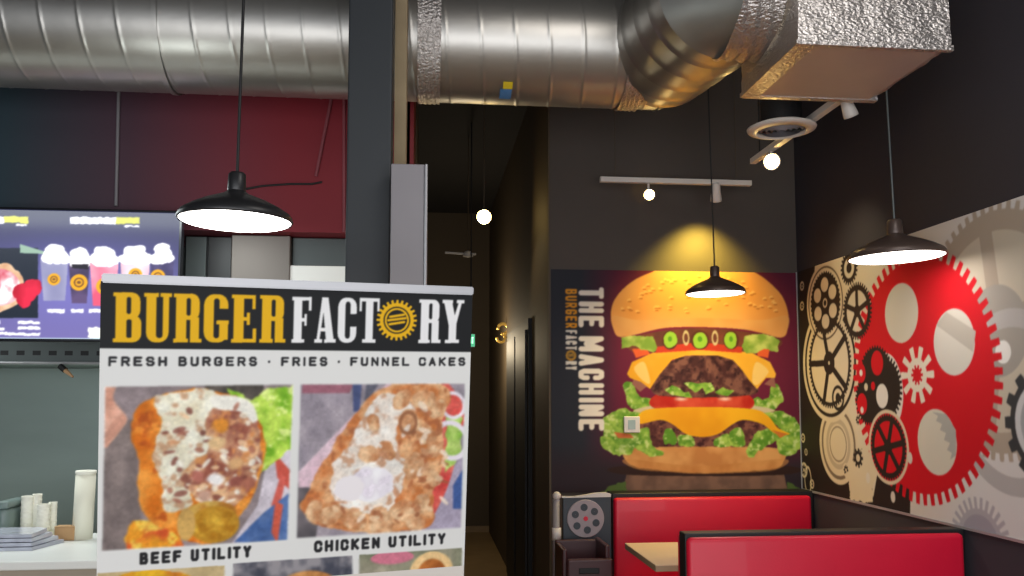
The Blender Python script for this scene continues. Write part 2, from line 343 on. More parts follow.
pz([(188, 60), (250, 38), (330, 40), (370, 62), (330, 95), (318, 140), (330, 195), (270, 235), (255, 270), (290, 325), (220, 350), (208, 300), (200, 250), (184, 200), (205, 130)], mixn((240, 238, 220), (220, 212, 184), 30, 41, 2, (190, 146, 112)), warp=.010, wk=38, smooth=True)
pz([(335, 52), (400, 52), (440, 70), (455, 110), (444, 122), (412, 92), (350, 84)], (235, 232, 220), smooth=True)
rg = random.Random(11)
for i in range(170):
    x, y = rg.uniform(205, 465), rg.uniform(70, 345)
    k = (x-205)/260+(y-70)/420
    if ((x-335)/138)**2+((y-205)/150)**2 > 1 or (k < .75 and rg.random() < .72): continue
    ez(x, y, rg.uniform(5, 17), rg.uniform(3, 8), rg.choice([(140, 84, 72), (168, 108, 88), (228, 192, 152), (120, 66, 56), (240, 236, 222), (206, 150, 108), (236, 226, 204)]), ang=rg.uniform(-1.2, 1.2), alpha=.85)
for x, y, r, c in ((352, 170, 26, (226, 190, 140)), (398, 226, 24, (216, 170, 120)), (346, 265, 24, (240, 236, 232)), (300, 255, 22, (180, 110, 96)), (400, 270, 22, (150, 86, 74)), (360, 128, 26, (216, 140, 50)), (268, 262, 14, (150, 92, 76)), (430, 275, 24, (168, 104, 84)), (320, 305, 20, (200, 160, 140))):
    ez(x, y, r, r*.8, c, warp=.006, wk=60, seed=int(x), soft=.4)
ez(335, 350, 62, 30, mixn((206, 168, 84), (170, 110, 40), 40, 3)); ez(345, 380, 60, 48, (184, 134, 40)); ez(345, 380, 50, 40, mixn((214, 170, 60), (166, 112, 24), 50, 12), warp=.004, wk=60)
ez(272, 380, 22, 42, (200, 160, 90)); pz([(130, 380), (160, 370), (250, 410), (260, 450), (130, 450)], mixn((226, 150, 40), (206, 84, 40), 30, 6, 3, (240, 210, 90)), warp=.01, wk=40, smooth=True)
# --- right picture
photo([(565, 22), (985, 20), (975, 388), (555, 415)])
pz([(550, 0), (1000, 0), (1000, 440), (550, 440)], mixn((140, 132, 142), (172, 162, 170), 22, 13))
pz([(570, 20), (700, 20), (690, 44), (568, 44)], (150, 96, 110)); pz([(697, 10), (722, 10), (716, 90), (700, 92)], (74, 84, 124)); pz([(735, 10), (770, 10), (735, 70), (728, 60)], (96, 96, 110))
pz([(550, 270), (620, 300), (600, 440), (550, 440)], mixn((84, 80, 84), (120, 112, 116), 22, 3))
pz([(560, 245), (690, 110), (790, 15), (810, 22), (700, 160), (600, 285), (560, 285)], mixn((208, 176, 188), (222, 196, 206), 22, 5))
pz([(900, 300), (985, 200), (985, 400), (860, 400)], (170, 160, 180)); pz([(955, 280), (985, 230), (985, 340), (955, 340)], (66, 92, 150))
pz([(905, 20), (975, 60), (982, 120), (955, 240), (925, 320), (880, 385), (860, 300)], mixn((206, 70, 66), (226, 120, 104), 22, 5), smooth=True)
pz([(938, 110), (975, 100), (975, 200), (935, 250)], mixn((120, 170, 60), (190, 216, 120), 34, 5), warp=.008, wk=50)
for a_, b_, r_ in ((955, 75, 30), (950, 165, 44)):
    ez(a_, b_, r_+6, r_*1.35, (232, 224, 232), r0=.74, ang=.5)
pz([(800, 24), (930, 22), (945, 70), (925, 130), (932, 200), (905, 300), (905, 370), (860, 395), (720, 400), (620, 385), (566, 340), (585, 290), (640, 190), (720, 80)], mixn((196, 118, 66), (230, 180, 132), 34, 23, 2.4, (170, 100, 64)), warp=.007, wk=45, smooth=True)
pz([(760, 60), (800, 45), (860, 80), (850, 110), (820, 110), (815, 180), (840, 230), (820, 290), (790, 350), (700, 345), (645, 300), (650, 230), (690, 170), (720, 110)], mixn((240, 236, 228), (222, 208, 194), 30, 33, 2, (196, 146, 112)), warp=.010, wk=40, smooth=True)
for i, (x, y, r) in enumerate(((880, 60, 30), (915, 85, 26), (845, 120, 34), (885, 150, 30), (905, 190, 26), (855, 230, 34), (900, 260, 26), (830, 345, 36), (870, 330, 30), (770, 375, 40), (700, 365, 34), (640, 355, 30), (600, 345, 26), (785, 190, 26), (740, 200, 28), (825, 60, 28), (750, 120, 22), (860, 375, 26))):
    ez(x, y, r*1.15, r*.8, mixn((232, 194, 152), (186, 126, 84), 50, 60+i, 2.2), ang=i*.9, warp=.005, wk=60, seed=i)
rg = random.Random(5)
for i in range(150):
    x, y = rg.uniform(590, 940), rg.uniform(40, 385)
    if not (y > 420-(x-560)*1.25 and ((x-780)/175)**2+((y-230)/190)**2 < 1): continue
    w_ = x < 850 and 90 < y < 330
    if w_ and rg.random() < .45: continue
    ez(x, y, rg.uniform(6, 20), rg.uniform(3, 9), rg.choice([(244, 240, 234), (232, 220, 208), (196, 140, 104)] if w_ else [(236, 204, 166), (206, 152, 112), (172, 108, 72), (244, 226, 204), (152, 92, 62)]), ang=rg.uniform(-1.2, 1.2), alpha=.8)
ez(745, 275, 62, 46, mixn((246, 244, 246), (224, 216, 226), 40, 7), warp=.012, wk=40); ez(690, 290, 40, 36, (236, 230, 232), warp=.01, wk=40); ez(840, 120, 26, 34, (150, 100, 70), r0=.7)
# --- bottom row
photo([(45, 505), (370, 485), (370, 700), (40, 700)]); pz([(0, 400), (400, 400), (400, 760), (0, 760)], mixn((182, 160, 116), (204, 184, 140), 12, 3)); ez(180, 560, 120, 60, mixn((228, 176, 40), (200, 120, 40), 30, 3), warp=.01, wk=30)
photo([(392, 480), (697, 460), (697, 700), (392, 700)]); pz([(380, 400), (720, 400), (720, 760), (380, 760)], mixn((70, 72, 84), (150, 146, 150), 30, 9, 3)); ez(580, 590, 110, 96, mixn((178, 112, 58), (210, 150, 90), 30, 3))
photo([(715, 458), (978, 440), (975, 700), (715, 700)]); pz([(700, 400), (1000, 400), (1000, 760), (700, 760)], mixn((120, 124, 100), (168, 160, 140), 12, 9)); ez(800, 465, 60, 18, (206, 120, 140)); ez(900, 500, 62, 56, (232, 196, 140)); ez(900, 515, 44, 52, mixn((196, 120, 60), (160, 90, 40), 30, 2)); ez(820, 520, 16, 20, (230, 214, 170))
cv.clip = None; w_all = np.zeros((cv.h, cv.w)); w_all[cv.T < -.24] = 1; lab = (cv.T < -.64)&(cv.T > -.70); cv.blur(2, w_all*(~lab)); g_ = 1+.17*(fbm(cv.S*140, cv.T*140, 77, 3)-.5)+.16*(fbm(cv.S*22, cv.T*22, 71, 2)-.5); pm = (w_all > 0)&(np.ptp(cv.img, axis=2) > 8); cv.img = np.clip(np.where(pm[..., None], cv.img*g_[..., None], cv.img), 0, 255); cv.blur(1)
foot = bw(BW/2, -1.85, 0); tlen = (BO.z-.09)/up_.z
bl = bw(BW/2, -tlen); bl.z = 0
stand = thing('roll_up_banner', 'white roll up banner with black and yellow heading and food pictures in the foreground', 'banner', bl)
def child(o, p):
    o.parent = p; o.matrix_parent_inverse = p.matrix_basis.inverted(); return o
def toW(s, t): return np.array(BO)[None]+s[:, None]*np.array(BU)+t[:, None]*np.array(BV)
M['print'] = attr_mat('banner_print', .5)
child(grid_mesh('printed_panel', cv, toW, M['print']), stand)
bm = bmesh.new()                         # the lower fabric, and its back
def slab_(bm, s0, s1, t0, t1, n0, n1):
    v = [bm.verts.new(bw(s, t, n)) for n in (n0, n1) for s, t in ((s0, t0), (s1, t0), (s1, t1), (s0, t1))]
    for f in ((0, 1, 2, 3), (4, 5, 6, 7), (0, 1, 5, 4), (1, 2, 6, 5), (2, 3, 7, 6), (3, 0, 4, 7)): bm.faces.new([v[i] for i in f])
slab_(bm, BX0, BX1, -tlen, -.0, -.004, -.001); child(obj('fabric_back', bm, M['white']), stand)
bm = bmesh.new(); slab_(bm, BX0, BX1, -tlen, -BVIS, -.001, .0); child(obj('lower_fabric', bm, M['white']), stand)
bm = bmesh.new(); slab_(bm, BX0+.002, BX1+.001, -.004, .018, -.012, .008); bmesh.ops.bevel(bm, geom=bm.edges[:], offset=.003, segments=2, affect='EDGES')
child(obj('top_rail', bm, M['alu']), stand)
bm = T([bw(BW/2, -.0, -.02), bw(BW/2, -tlen*.98, -.02)], .011); child(obj('pole', bm, M['alu']), stand)
a = bw(0, -tlen, -.02); b = bw(BW, -tlen, -.02); a.z = b.z = .045
child(obj('base', T([a, b], .043, 16), M['alu'], None, True), stand)
for s in (.12, BW-.12):
    p = bw(s, -tlen, 0); q = p-Vector((BN.x, BN.y, 0))*.2; p = p+Vector((BN.x, BN.y, 0))*.14; p.z = q.z = .008
    child(obj('foot', T([p, q], .008), M['alu']), stand)

# ================================================================== the room
WX, WY, CZ = 2.45, 5.4, 3.9
HX0, HX1, HY = -.06, .797, 10.5          # hallway
struct('floor', B(-4, 3, -1.5, HY+.1, -.1, 0), M['floor'])
struct('ceiling', B(-4, 3, -1.5, HY+.1, CZ, CZ+.1), M['ceil'])
struct('wall_right', B(WX, WX+.1, -1.5, WY+.1, 0, CZ), M['rwall'])
struct('wall_back', B(HX1, WX, WY, WY+.12, 0, CZ), M['wall'])
struct('wall_back_kitchen', B(-4, HX0-.08, WY, WY+.12, 0, CZ), M['dsteel'])
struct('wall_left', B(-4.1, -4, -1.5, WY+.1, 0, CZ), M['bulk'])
struct('wall_hall_left', B(HX0-.08, HX0, WY, HY, 0, CZ), M['hall'])
struct('wall_hall_right', B(HX1, HX1+.1, WY+.12, HY, 0, CZ), M['hall'])
struct('wall_hall_end', B(HX0-.1, HX1+.1, HY, HY+.1, 0, CZ), M['hall'])
struct('trim_5', B(-.135, HX0-.025, 3.62, 3.82, 0, CZ), M['beige'])
struct('wall_partition', B(-.135, HX0-.025, 3.82, WY, 0, 2.55), M['beige'])
struct('trim_1', B(HX0-.025, HX0-.005, 4.52, WY, 0, CZ), M['red'])
struct('trim_2', B(HX1-.008, HX1+.003, WY-.01, WY+.0, 0, CZ), M['hall'])
struct('baseboard_hall', B(HX0, HX1, HY-.02, HY, 0, .07), M['floor'])
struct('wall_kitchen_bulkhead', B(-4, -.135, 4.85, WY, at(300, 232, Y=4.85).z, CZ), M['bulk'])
bm = B(HX1-.03, HX1, 6.3, 7.9, 0, 2.2); box(bm, HX1-.045, HX1-.03, 6.38, 7.05, .05, 2.12); box(bm, HX1-.045, HX1-.03, 7.15, 7.82, .05, 2.12)
struct('door_1', bm, M['black2'])
# steel column
px0, px1 = at(346, 200, Y=3.4).x, at(391, 200, Y=3.4).x
cb = bmesh.new(); box(cb, px0, px1, 3.4, 3.58, 0, CZ, .008)
struct('trim_column', cb, M['post'])
# light grey upright panel beside the column
t = thing('upright_panel', 'tall light grey upright panel standing right beside the dark column', 'panel', (.5*(px1+.02), 3.3, 0))
g0, g1, gz = at(391, 200, Y=3.3).x, at(427.5, 200, Y=3.3).x, at(400, 165, Y=3.3).z
child(obj('face', B(g0, g1-.012, 3.28, 3.36, 0, gz, .004), M['grey']), t); child(obj('edge_strip', B(g1-.012, g1, 3.27, 3.37, 0, gz, .005), M['alu']), t)
# ------------------------------------------------------------------ back wall print
def Pw(u, v): p = at(u, v, Y=WY-.006); return (p.x, p.z)
z0m, z1m = Pw(700, 491)[1], Pw(700, 271.5)[1]; x0m, x1m = Pw(551.5, 400)[0], WX-.012
cv = Canvas(x0m, x1m, z0m, z1m, .0045, Pw, (46, 48, 56))
def bgf(X, Y):
    c1, c2, c3 = np.array((44, 46, 54.)), np.array((92, 34, 52.)), np.array((124, 34, 62.))
    k = np.clip((X-1.0)/.25, 0, 1)[..., None]; q = np.clip(1-np.hypot((X-1.75)/1.0, (Y-1.85)/.75), 0, 1)[..., None]
    c = c1*(1-k)+(c2*(1-q)+c3*q)*k; g = np.clip((1.32-Y)/.16, 0, 1)[..., None]; return c*(1-g)+np.array((50, 40, 46.))*g
cv.poly([(0, 0), (9, 0), (9, 9), (0, 9)], bgf, raw=True)
P = cv.poly
# reflection of the burger on its table
P([(626, 474), (784, 474), (788, 495), (624, 495)], mixn((132, 98, 80), (104, 78, 66), 14, 3), warp=.01, wk=14)
P([(607, 486), (626, 482), (626, 495), (600, 495)], (84, 104, 52), warp=.02, wk=20); P([(786, 482), (800, 488), (800, 495), (786, 495)], (84, 104, 52), warp=.02, wk=20)
P([(624, 466), (786, 466), (780, 475), (630, 475)], (52, 34, 30), smooth=True)
# bottom bun
P([(624, 452), (634, 447), (700, 445), (770, 447), (785, 452), (784, 461), (774, 469), (735, 472), (700, 473), (668, 471), (636, 467), (625, 460)], mixn((222, 162, 96), (194, 128, 70), 9, 3, 2.5), warp=.005, wk=25, smooth=True)
P([(626, 459), (700, 466), (784, 459), (775, 470), (735, 473), (700, 474), (668, 472), (636, 469)], mixn((190, 122, 62), (214, 148, 82), 16, 6), smooth=True, alpha=.6)
P([(634, 418), (660, 414), (750, 414), (772, 420), (768, 447), (636, 447)], mixn((84, 46, 44), (132, 84, 70), 26, 3, 3, (58, 30, 34)), warp=.006, wk=30)
LET = lambda sd: mixn((92, 142, 42), (166, 198, 84), 24, sd, 2.6, (206, 220, 140))
for q in ([(604, 420), (618, 416), (636, 424), (640, 437), (630, 452), (614, 455), (606, 446)], [(634, 430), (650, 428), (652, 446), (664, 452), (660, 457), (636, 450)], [(665, 430), (672, 428), (678, 440), (672, 446), (664, 443)], [(680, 437), (692, 435), (692, 446), (679, 446)], [(715, 437), (728, 434), (730, 446), (716, 446)], [(730, 430), (740, 428), (744, 440), (742, 447), (730, 444)], [(748, 450), (756, 432), (774, 428), (776, 440), (764, 448), (752, 457)], [(776, 430), (800, 424), (801, 446), (790, 456), (778, 450)], [(600, 436), (612, 438), (620, 456), (608, 452)]):
    P(q, LET(int(q[0][0])), warp=.022, wk=16, smooth=True)
# middle lettuce, tomato, lower cheese
for q in ([(622, 384), (634, 384), (640, 396), (654, 398), (658, 406), (640, 410), (628, 404)], [(770, 386), (780, 384), (784, 402), (770, 410), (748, 404), (756, 396), (768, 398)], [(605, 420), (622, 408), (642, 416), (640, 424), (612, 426)], [(762, 408), (784, 414), (800, 424), (792, 432), (772, 422)]):
    P(q, LET(int(q[0][1])), warp=.025, wk=16, smooth=True)
P([(640, 408), (700, 400), (768, 408), (760, 413), (648, 413)], (206, 190, 150), smooth=True)
P([(654, 396), (672, 391), (735, 391), (750, 396), (754, 405), (740, 410), (668, 410), (650, 405)], mixn((182, 40, 28), (214, 84, 56), 12, 3), smooth=True)
for x in (681, 725): cv.ell(Pw(x, 399), .055, .018, (234, 190, 170), soft=.8)
P([(638, 417), (650, 409), (702, 407), (752, 409), (768, 416), (778, 428), (790, 434), (776, 434), (762, 424), (744, 420), (733, 424), (718, 434), (702, 437), (686, 434), (672, 424), (660, 420), (640, 424)], mixn((242, 178, 34), (228, 152, 26), 5, 3), smooth=True)
P([(614, 432), (630, 434), (634, 438), (618, 438)], (206, 110, 60)); P([(772, 430), (788, 434), (780, 438)], (206, 120, 50))
# upper patty, cheese
P([(652, 392), (656, 378), (670, 362), (690, 354), (716, 354), (736, 362), (750, 378), (758, 392), (730, 397), (672, 397)], mixn((74, 42, 40), (128, 84, 70), 24, 7, 3, (50, 28, 30)), smooth=True, warp=.004, wk=30)
P([(636, 372), (650, 384), (640, 392), (632, 384)], (150, 98, 84)); P([(764, 384), (774, 376), (776, 388)], (150, 98, 84))
P([(627, 374), (632, 362), (652, 353), (680, 349), (725, 349), (752, 353), (770, 362), (776, 374), (775, 378), (766, 378), (757, 389), (749, 380), (742, 370), (733, 360), (718, 355.5), (686, 355.5), (672, 360), (660, 374), (650, 389), (641, 382), (630, 378)], mixn((244, 184, 66), (232, 164, 40), 6, 3), )
P([(634, 368), (644, 362), (650, 380), (648, 384), (640, 378)], (244, 214, 140), smooth=True, alpha=.7); P([(752, 380), (756, 362), (768, 370), (766, 376), (757, 385)], (244, 214, 140), smooth=True, alpha=.7)
for q in ([(664, 390), (672, 386), (680, 388), (684, 392), (690, 392), (692, 398), (680, 396), (670, 394)], [(684, 382), (692, 382), (700, 384), (712, 382), (714, 390), (706, 394), (702, 388), (694, 392)], [(714, 392), (724, 387), (735, 391), (728, 396), (718, 395)]):
    P(q, LET(int(q[0][1])), warp=.012, wk=20)
# upper salad under the bun
P([(630, 338), (700, 328), (778, 338), (770, 352), (738, 351), (700, 349), (660, 351), (636, 354)], mixn((120, 66, 50), (90, 52, 44), 12, 3), smooth=True)
P([(656, 347), (700, 342), (742, 347), (742, 353), (700, 350), (656, 353)], (198, 62, 40)); P([(632, 349), (646, 348), (650, 354), (636, 358)], (226, 96, 50)); P([(756, 350), (770, 348), (768, 358), (758, 356)], (226, 96, 50))
for x, rx in ((670, .052), (700, .062), (731, .052)):
    cv.ell(Pw(x, 340), rx, .062, (86, 46, 34)); cv.ell(Pw(x, 340), rx*.82, .054, (150, 196, 62), warp=.01, wk=14); cv.ell(Pw(x, 339), rx*.25, .018, (90, 150, 40))
for q in ([(622, 338), (636, 334), (654, 336), (658, 346), (654, 353), (644, 350), (636, 346), (622, 349)], [(744, 336), (764, 333), (779, 340), (778, 351), (766, 348), (756, 352), (746, 352), (742, 346)]):
    P(q, mixn((126, 160, 60), (196, 208, 110), 16, int(q[0][0]), 2.4), warp=.018, wk=18)
# top bun
P([(616, 335), (611, 318), (613, 303), (622, 290), (636, 279), (652, 272), (668, 266), (738, 266), (756, 273), (770, 283), (782, 296), (788, 312), (788, 326), (783, 337), (762, 333), (740, 329), (700, 327), (664, 328), (634, 335), (624, 336)], mixn((218, 146, 76), (228, 166, 98), 3, 3, 2), smooth=True)
P([(612, 316), (640, 320), (700, 318), (760, 320), (788, 316), (783, 337), (762, 333), (740, 329), (700, 327), (664, 328), (634, 335), (618, 336)], mixn((226, 172, 112), (214, 152, 88), 5, 8), smooth=True, alpha=.75)
rg = random.Random(4)
for i in range(90):
    x, y = rg.uniform(622, 780), rg.uniform(273, 312)
    if ((x-700)/84)**2+((y-322)/50)**2 > 1: continue
    cv.ell(Pw(x, y), .015, .009, (232, 180, 110), ang=rg.uniform(-.8, .8)); cv.ell(tuple(np.array(Pw(x, y))+(.006, -.009)), .014, .005, (186, 112, 56))
for x in (686, 715):
    cv.ell(Pw(x, 338), .022, .05, (204, 186, 140), r0=.6)
# the lettering, reading downwards
a, b = Pw(578.5, 287), Pw(578.5, 431)
stroke_text(cv, 'THE MACHINE', a, b, (Pw(604, 300)[0]-a[0], 0), .2, (240, 230, 214), gap=.22, narrow={'I': .36, ' ': .3, 'M': 1.3})
a, b = Pw(565.5, 289), Pw(565.5, 328); hh = (Pw(577, 300)[0]-a[0], 0)
stroke_text(cv, 'BURGER', a, b, hh, .17, (226, 150, 40), gap=.3)
stroke_text(cv, 'FACT', Pw(565.5, 330), Pw(565.5, 350), hh, .17, (224, 216, 204), gap=.3); stroke_text(cv, 'RY', Pw(565.5, 361), Pw(565.5, 370), hh, .17, (224, 216, 204), gap=.3)
logo_gear(cv, Pw(571, 355.5), .036, (206, 150, 50), (46, 48, 56))
M['print2'] = attr_mat('wall_print', .55)
cv.blur(1)
o = grid_mesh('wall_mural', cv, lambda s, t: np.stack([s, np.full_like(s, WY-.006), t], 1), M['print2'])
tag(o, 'giant double cheeseburger wall print with lettering down its left side', 'mural')
# ------------------------------------------------------------------ right wall print
XM = WX-.006
def Pg(u, v): p = at(u, v, X=XM); return (-p.y, p.z)
gz1 = Pg(797, 272)[1]; gz0 = Pg(800.5, 488)[1]; print('mural z', gz0, gz1, Pg(1023, 195), Pg(1023, 540))
gz1 = (gz1+Pg(1023, 196)[1])/2; gz0 = (gz0+Pg(1023, 540)[1])/2
cv = Canvas(-WY+.012, -1.9, gz0, gz1, .0038, Pg, (214, 210, 204))
CR, BK, RD, GY = (214, 200, 168), (44, 38, 36), (206, 24, 38), (172, 168, 168)
def lerpbg(X, Y):
    k = np.clip((X+4.6)/1.0, 0, 1)[..., None]; return np.array((214, 202, 174.))*(1-k)+np.array((216, 213, 210.))*k
cv.poly([(-9, 0), (0, 0), (0, 9), (-9, 9)], lerpbg, raw=True)
def rad(c, e): c, e = Pg(*c), Pg(*e); return math.hypot(c[0]-e[0], c[1]-e[1])
def c3(p, q, r):
    (ax, ay), (bx, by), (cx, cy) = Pg(*p), Pg(*q), Pg(*r); d = 2*(ax*(by-cy)+bx*(cy-ay)+cx*(ay-by))
    ux = ((ax*ax+ay*ay)*(by-cy)+(bx*bx+by*by)*(cy-ay)+(cx*cx+cy*cy)*(ay-by))/d; uy = ((ax*ax+ay*ay)*(cx-bx)+(bx*bx+by*by)*(ax-cx)+(cx*cx+cy*cy)*(bx-ax))/d
    return (ux, uy), math.hypot(ux-ax, uy-ay)
# pale taupe wheel at the top right
c, r_ = c3((944, 249), (985, 209), (1023, 205)); TP = (176, 162, 146)
cv.ell(c, r_*.8, r_*.8, (200, 190, 172)); cv.gear(c, r_+.015, r_-.02, 60, TP, r0=r_*.8); cv.seg([Pg(984, 225), Pg(995, 305)], .085, TP); cv.spokes(c, .1, r_*.82, 3, .085, TP, ph=R(20)); cv.ell(c, .2, .2, (166, 160, 152)); print('wheel', c, r_)
# pale rings lower right
c, r_ = Pg(980, 545), rad((980, 545), (980, 502)); cv.gear(c, r_+.02, r_-.03, 30, (176, 172, 176)); cv.ell(c, r_*.7, r_*.7, (160, 156, 164))
c = Pg(1012, 402); cv.ell(c, rad((1012, 402), (1012, 496)), rad((1012, 402), (1012, 496)), (182, 178, 176), r0=.8); cv.ell(Pg(1003, 352), .05, .05, (236, 234, 230))
# dark gear at the right edge with a shaded dial
c = Pg(1046, 424); r_ = rad((1046, 424), (1005, 424)); cv.gear(c, r_, r_*.86, 14, (62, 64, 66)); cv.ell(c, r_*.74, r_*.74, (206, 206, 206)); cv.ell(c, r_*.6, r_*.6, (166, 168, 170)); cv.ell(c, r_*.2, r_*.2, (62, 64, 66))
# --- the clockwork on the left
c = Pg(838, 444); r_ = rad((838, 444), (838, 480)); 
cv.poly([(796, 300), (812, 290), (812, 400), (845, 430), (870, 470), (876, 520), (790, 500)], BK)
cv.poly([(878, 470), (911, 448), (910, 520), (872, 505)], BK); cv.poly([(797, 272), (815, 262), (812, 330), (797, 340)], BK)
cv.ell(c, r_*1.12, r_*1.12, CR); cv.ell(c, r_*.98, r_*.98, (120, 106, 88), r0=.9); cv.ell(c, r_*.7, r_*.7, (186, 172, 146), r0=.8); cv.ell(c, r_*.5, r_*.5, (146, 132, 112), r0=.9)
# long cream strap of the belt
c1, R1 = Pg(829, 363), rad((829, 363), (829, 421)); cv.ell(c1, R1*1.02, R1*1.02, CR); cv.ell(c1, R1*.93, R1*.93, BK); cv.ell(c1, R1*.87, R1*.87, CR)
c0, R0 = Pg(825, 303), rad((825, 303), (825, 340)); cv.ell(c0, R0*1.1, R0*1.1, CR); cv.ell(c0, R0, R0, (96, 82, 66)); cv.ell(c0, R0*.95, R0*.95, CR)
cv.gear(c1, R1*.78, R1*.74, 60, BK, r0=R1*.68); cv.spokes(c1, 0, R1*.72, 5, .038, BK, ph=R(35)); cv.ell(c1, R1*.2, R1*.2, BK); cv.ell(c1, .012, .012, CR)
cv.gear(c0, R0*.86, R0*.82, 40, BK); 
for k in range(6):
    a_ = R(30+60*k); cv.ell((c0[0]+R0*.5*math.cos(a_), c0[1]+R0*.5*math.sin(a_)), R0*.22, R0*.2, CR)
cv.ell(c0, .03, .03, CR, r0=.6)
cx_ = Pg(838, 398); cv.ell(cx_, .075, .075, BK, r0=.75); cv.ell(cx_, .03, .03, BK)
c = Pg(849, 268); cv.gear(c, .10, .085, 22, BK, r0=.06); cv.ell(c, .03, .03, BK)
for x, y, r_ in ((803, 438, .03), (806, 452, .022), (804, 470, .05), (812, 484, .03), (846, 470, .04), (856, 488, .04), (802, 286, .03), (802, 306, .03), (862, 455, .05), (858, 420, .035)):
    cv.ell(Pg(x, y), r_, r_, CR, r0=0); cv.gear(Pg(x, y), r_*.7, r_*.5, 8, BK, r0=r_*.25)
cv.poly([(845, 470), (876, 440), (872, 500), (850, 497)], CR, warp=.06, wk=18)
cv.gear(Pg(858, 458), .055, .04, 9, BK, r0=.022)
cv.ell(Pg(808, 480), .05, .09, CR, r0=.8); cv.ell(Pg(870, 490), .01, .01, CR)
# --- the big red gear
cR = Pg(917, 375); rR = rad((917, 375), (1003, 375)); print('red', rR)
cv.gear(cR, rR, rR*.915, 62, RD, duty=.15)
def hole(x, y, ey, bg=(212, 206, 188)):
    c = Pg(x, y); r = rad((x, y), (x, ey)); cv.ell(c, r, r, bg); return c, r
hole(901, 313, 283); c, r_ = hole(953.5, 342, 308.5, (208, 204, 194)); cv.poly([(946, 312), (976, 331), (973, 352), (936, 325)], (182, 176, 166))
c, r_ = hole(936.5, 442, 409)
w_ = [(932, 412), (938, 416), (936, 421), (942, 424), (940, 430), (946, 433), (944, 440), (950, 443), (947, 450), (952, 453), (950, 460), (956, 455), (956, 430), (946, 414)]
cv.poly(w_, (176, 174, 166))
cv.gear(cR, .145, .085, 10, (226, 216, 196), r0=.03); cv.gear(cR, .05, .035, 10, RD)
# black-and-red train of gears over it
c = Pg(857, 311); r_ = rad((857, 311), (857, 340)); cv.gear(c, r_, r_*.9, 40, BK, r0=r_*.72); cv.spokes(c, 0, r_*.8, 5, .03, BK, ph=.3); cv.ell(c, .035, .035, BK)
cB = Pg(876, 378); rB = rad((876, 378), (876, 410))
cv.ell(Pg(886, 392), rB*.95, rB*1.2, (222, 216, 204)); cv.gear(Pg(884, 388), rB*1.02, rB*.9, 36, BK)
cv.gear(cB, rB*1.02, rB*.95, 40, BK); cv.gear(Pg(868, 400), rB*.8, rB*.72, 34, BK)
for x, y, r_, q in ((877, 363, .062, RD), (861, 373, .05, RD), (882, 396, .06, (224, 218, 206)), (862, 404, .055, RD), (866, 387, .02, CR), (861, 373, .018, (222, 214, 200)), (862, 410, .018, (224, 218, 206)), (873, 386, .022, RD)):
    cv.ell(Pg(x, y), r_, r_*1.1, q)
cD = Pg(888, 447); rD = rad((888, 447), (888, 483)); cv.ell(cD, rD*1.04, rD*1.04, CR); cv.ell(cD, rD*.93, rD*.93, RD); cv.gear(cD, rD*.92, rD*.86, 44, BK, r0=rD*.72); cv.spokes(cD, 0, rD*.8, 6, .032, BK, ph=.2); cv.ell(cD, .04, .04, BK)
for x, y in ((910, 458), (868, 478), (893, 497)): cv.ell(Pg(x, y), .022, .03, (214, 206, 190))
cv.blur(1)
o = grid_mesh('wall_mural', cv, lambda s, t: np.stack([np.full_like(s, XM), -s, t], 1), M['print2'])
tag(o, 'wide wall print of clockwork cogs around one huge red gear', 'mural')
struct('trim_3', B(XM-.006, WX, 1.9, WY-.003, gz0-.012, gz0), M['alu']); struct('trim_4', B(XM-.006, WX, WY-.012, WY-.001, gz0, gz1), M['alu'])
# ------------------------------------------------------------------ menu screen
TY = 4.55
def Pt(u, v): p = at(u, v, Y=TY); return (p.x, p.z)
tx1 = Pt(178, 270)[0]; tz1 = Pt(90, 211)[1]; tz0 = Pt(90, 339)[1]; tx0 = tx1-(tz1-tz0)*16/9
cv = Canvas(tx0, tx1, tz0, tz1, .0036, Pt, (74, 72, 122))
def tvbg(X, Y):
    k = np.clip((Y-tz0)/(tz1-tz0), 0, 1)[..., None]; q = np.exp(-(((X-(tx0+tx1)/2-.1)/.5)**2+((Y-(tz0+.45*(tz1-tz0)))/.22)**2))[..., None]
    return np.array((112, 104, 160.))*(1-k)+np.array((40, 42, 72.))*k+q*np.array((34, 34, 60.))
cv.poly([(-9, 0), (9, 0), (9, 9), (-9, 9)], tvbg, raw=True)
cv.poly([(-60, 248), (38, 248), (38, 318), (-60, 318)], (30, 38, 50)); cv.poly([(20, 244), (46, 252), (46, 254), (20, 253)], (150, 180, 160))
def bars(x0, x1, y0, y1, col, n=0):
    cv.poly([(x0, y0), (x1, y0+(x1-x0)*.02), (x1, y1+(x1-x0)*.02), (x0, y1)], col, warp=.006, wk=60)
WH = (250, 250, 250)
bars(-36, 4, 216, 223, WH); bars(4, 28, 216, 223, (214, 214, 70)); bars(16, 27, 224, 226, WH); bars(70, 116, 216.5, 223.5, WH); bars(116, 140, 217, 224, (206, 206, 60)); bars(124, 139, 225.5, 227, WH)
def Zt(x, y): return Pt(x/3.84, 190+y/3.84)
cups = [(155, 262, 270, 425, mixn((140, 140, 176), (176, 176, 206), 8, 1), 207, 343, 22), (264, 345, 285, 435, mixn((96, 78, 116), (60, 50, 80), 10, 2), 303, 355, 30), (345, 455, 280, 445, mixn((226, 90, 120), (244, 170, 190), 10, 3), 402, 370, 30), (462, 576, 275, 440, mixn((240, 226, 236), (214, 120, 140), 6, 4), 520, 325, 24), (578, 668, 275, 440, mixn((120, 110, 160), (66, 60, 100), 8, 5, 4), 606, 332, 26)]
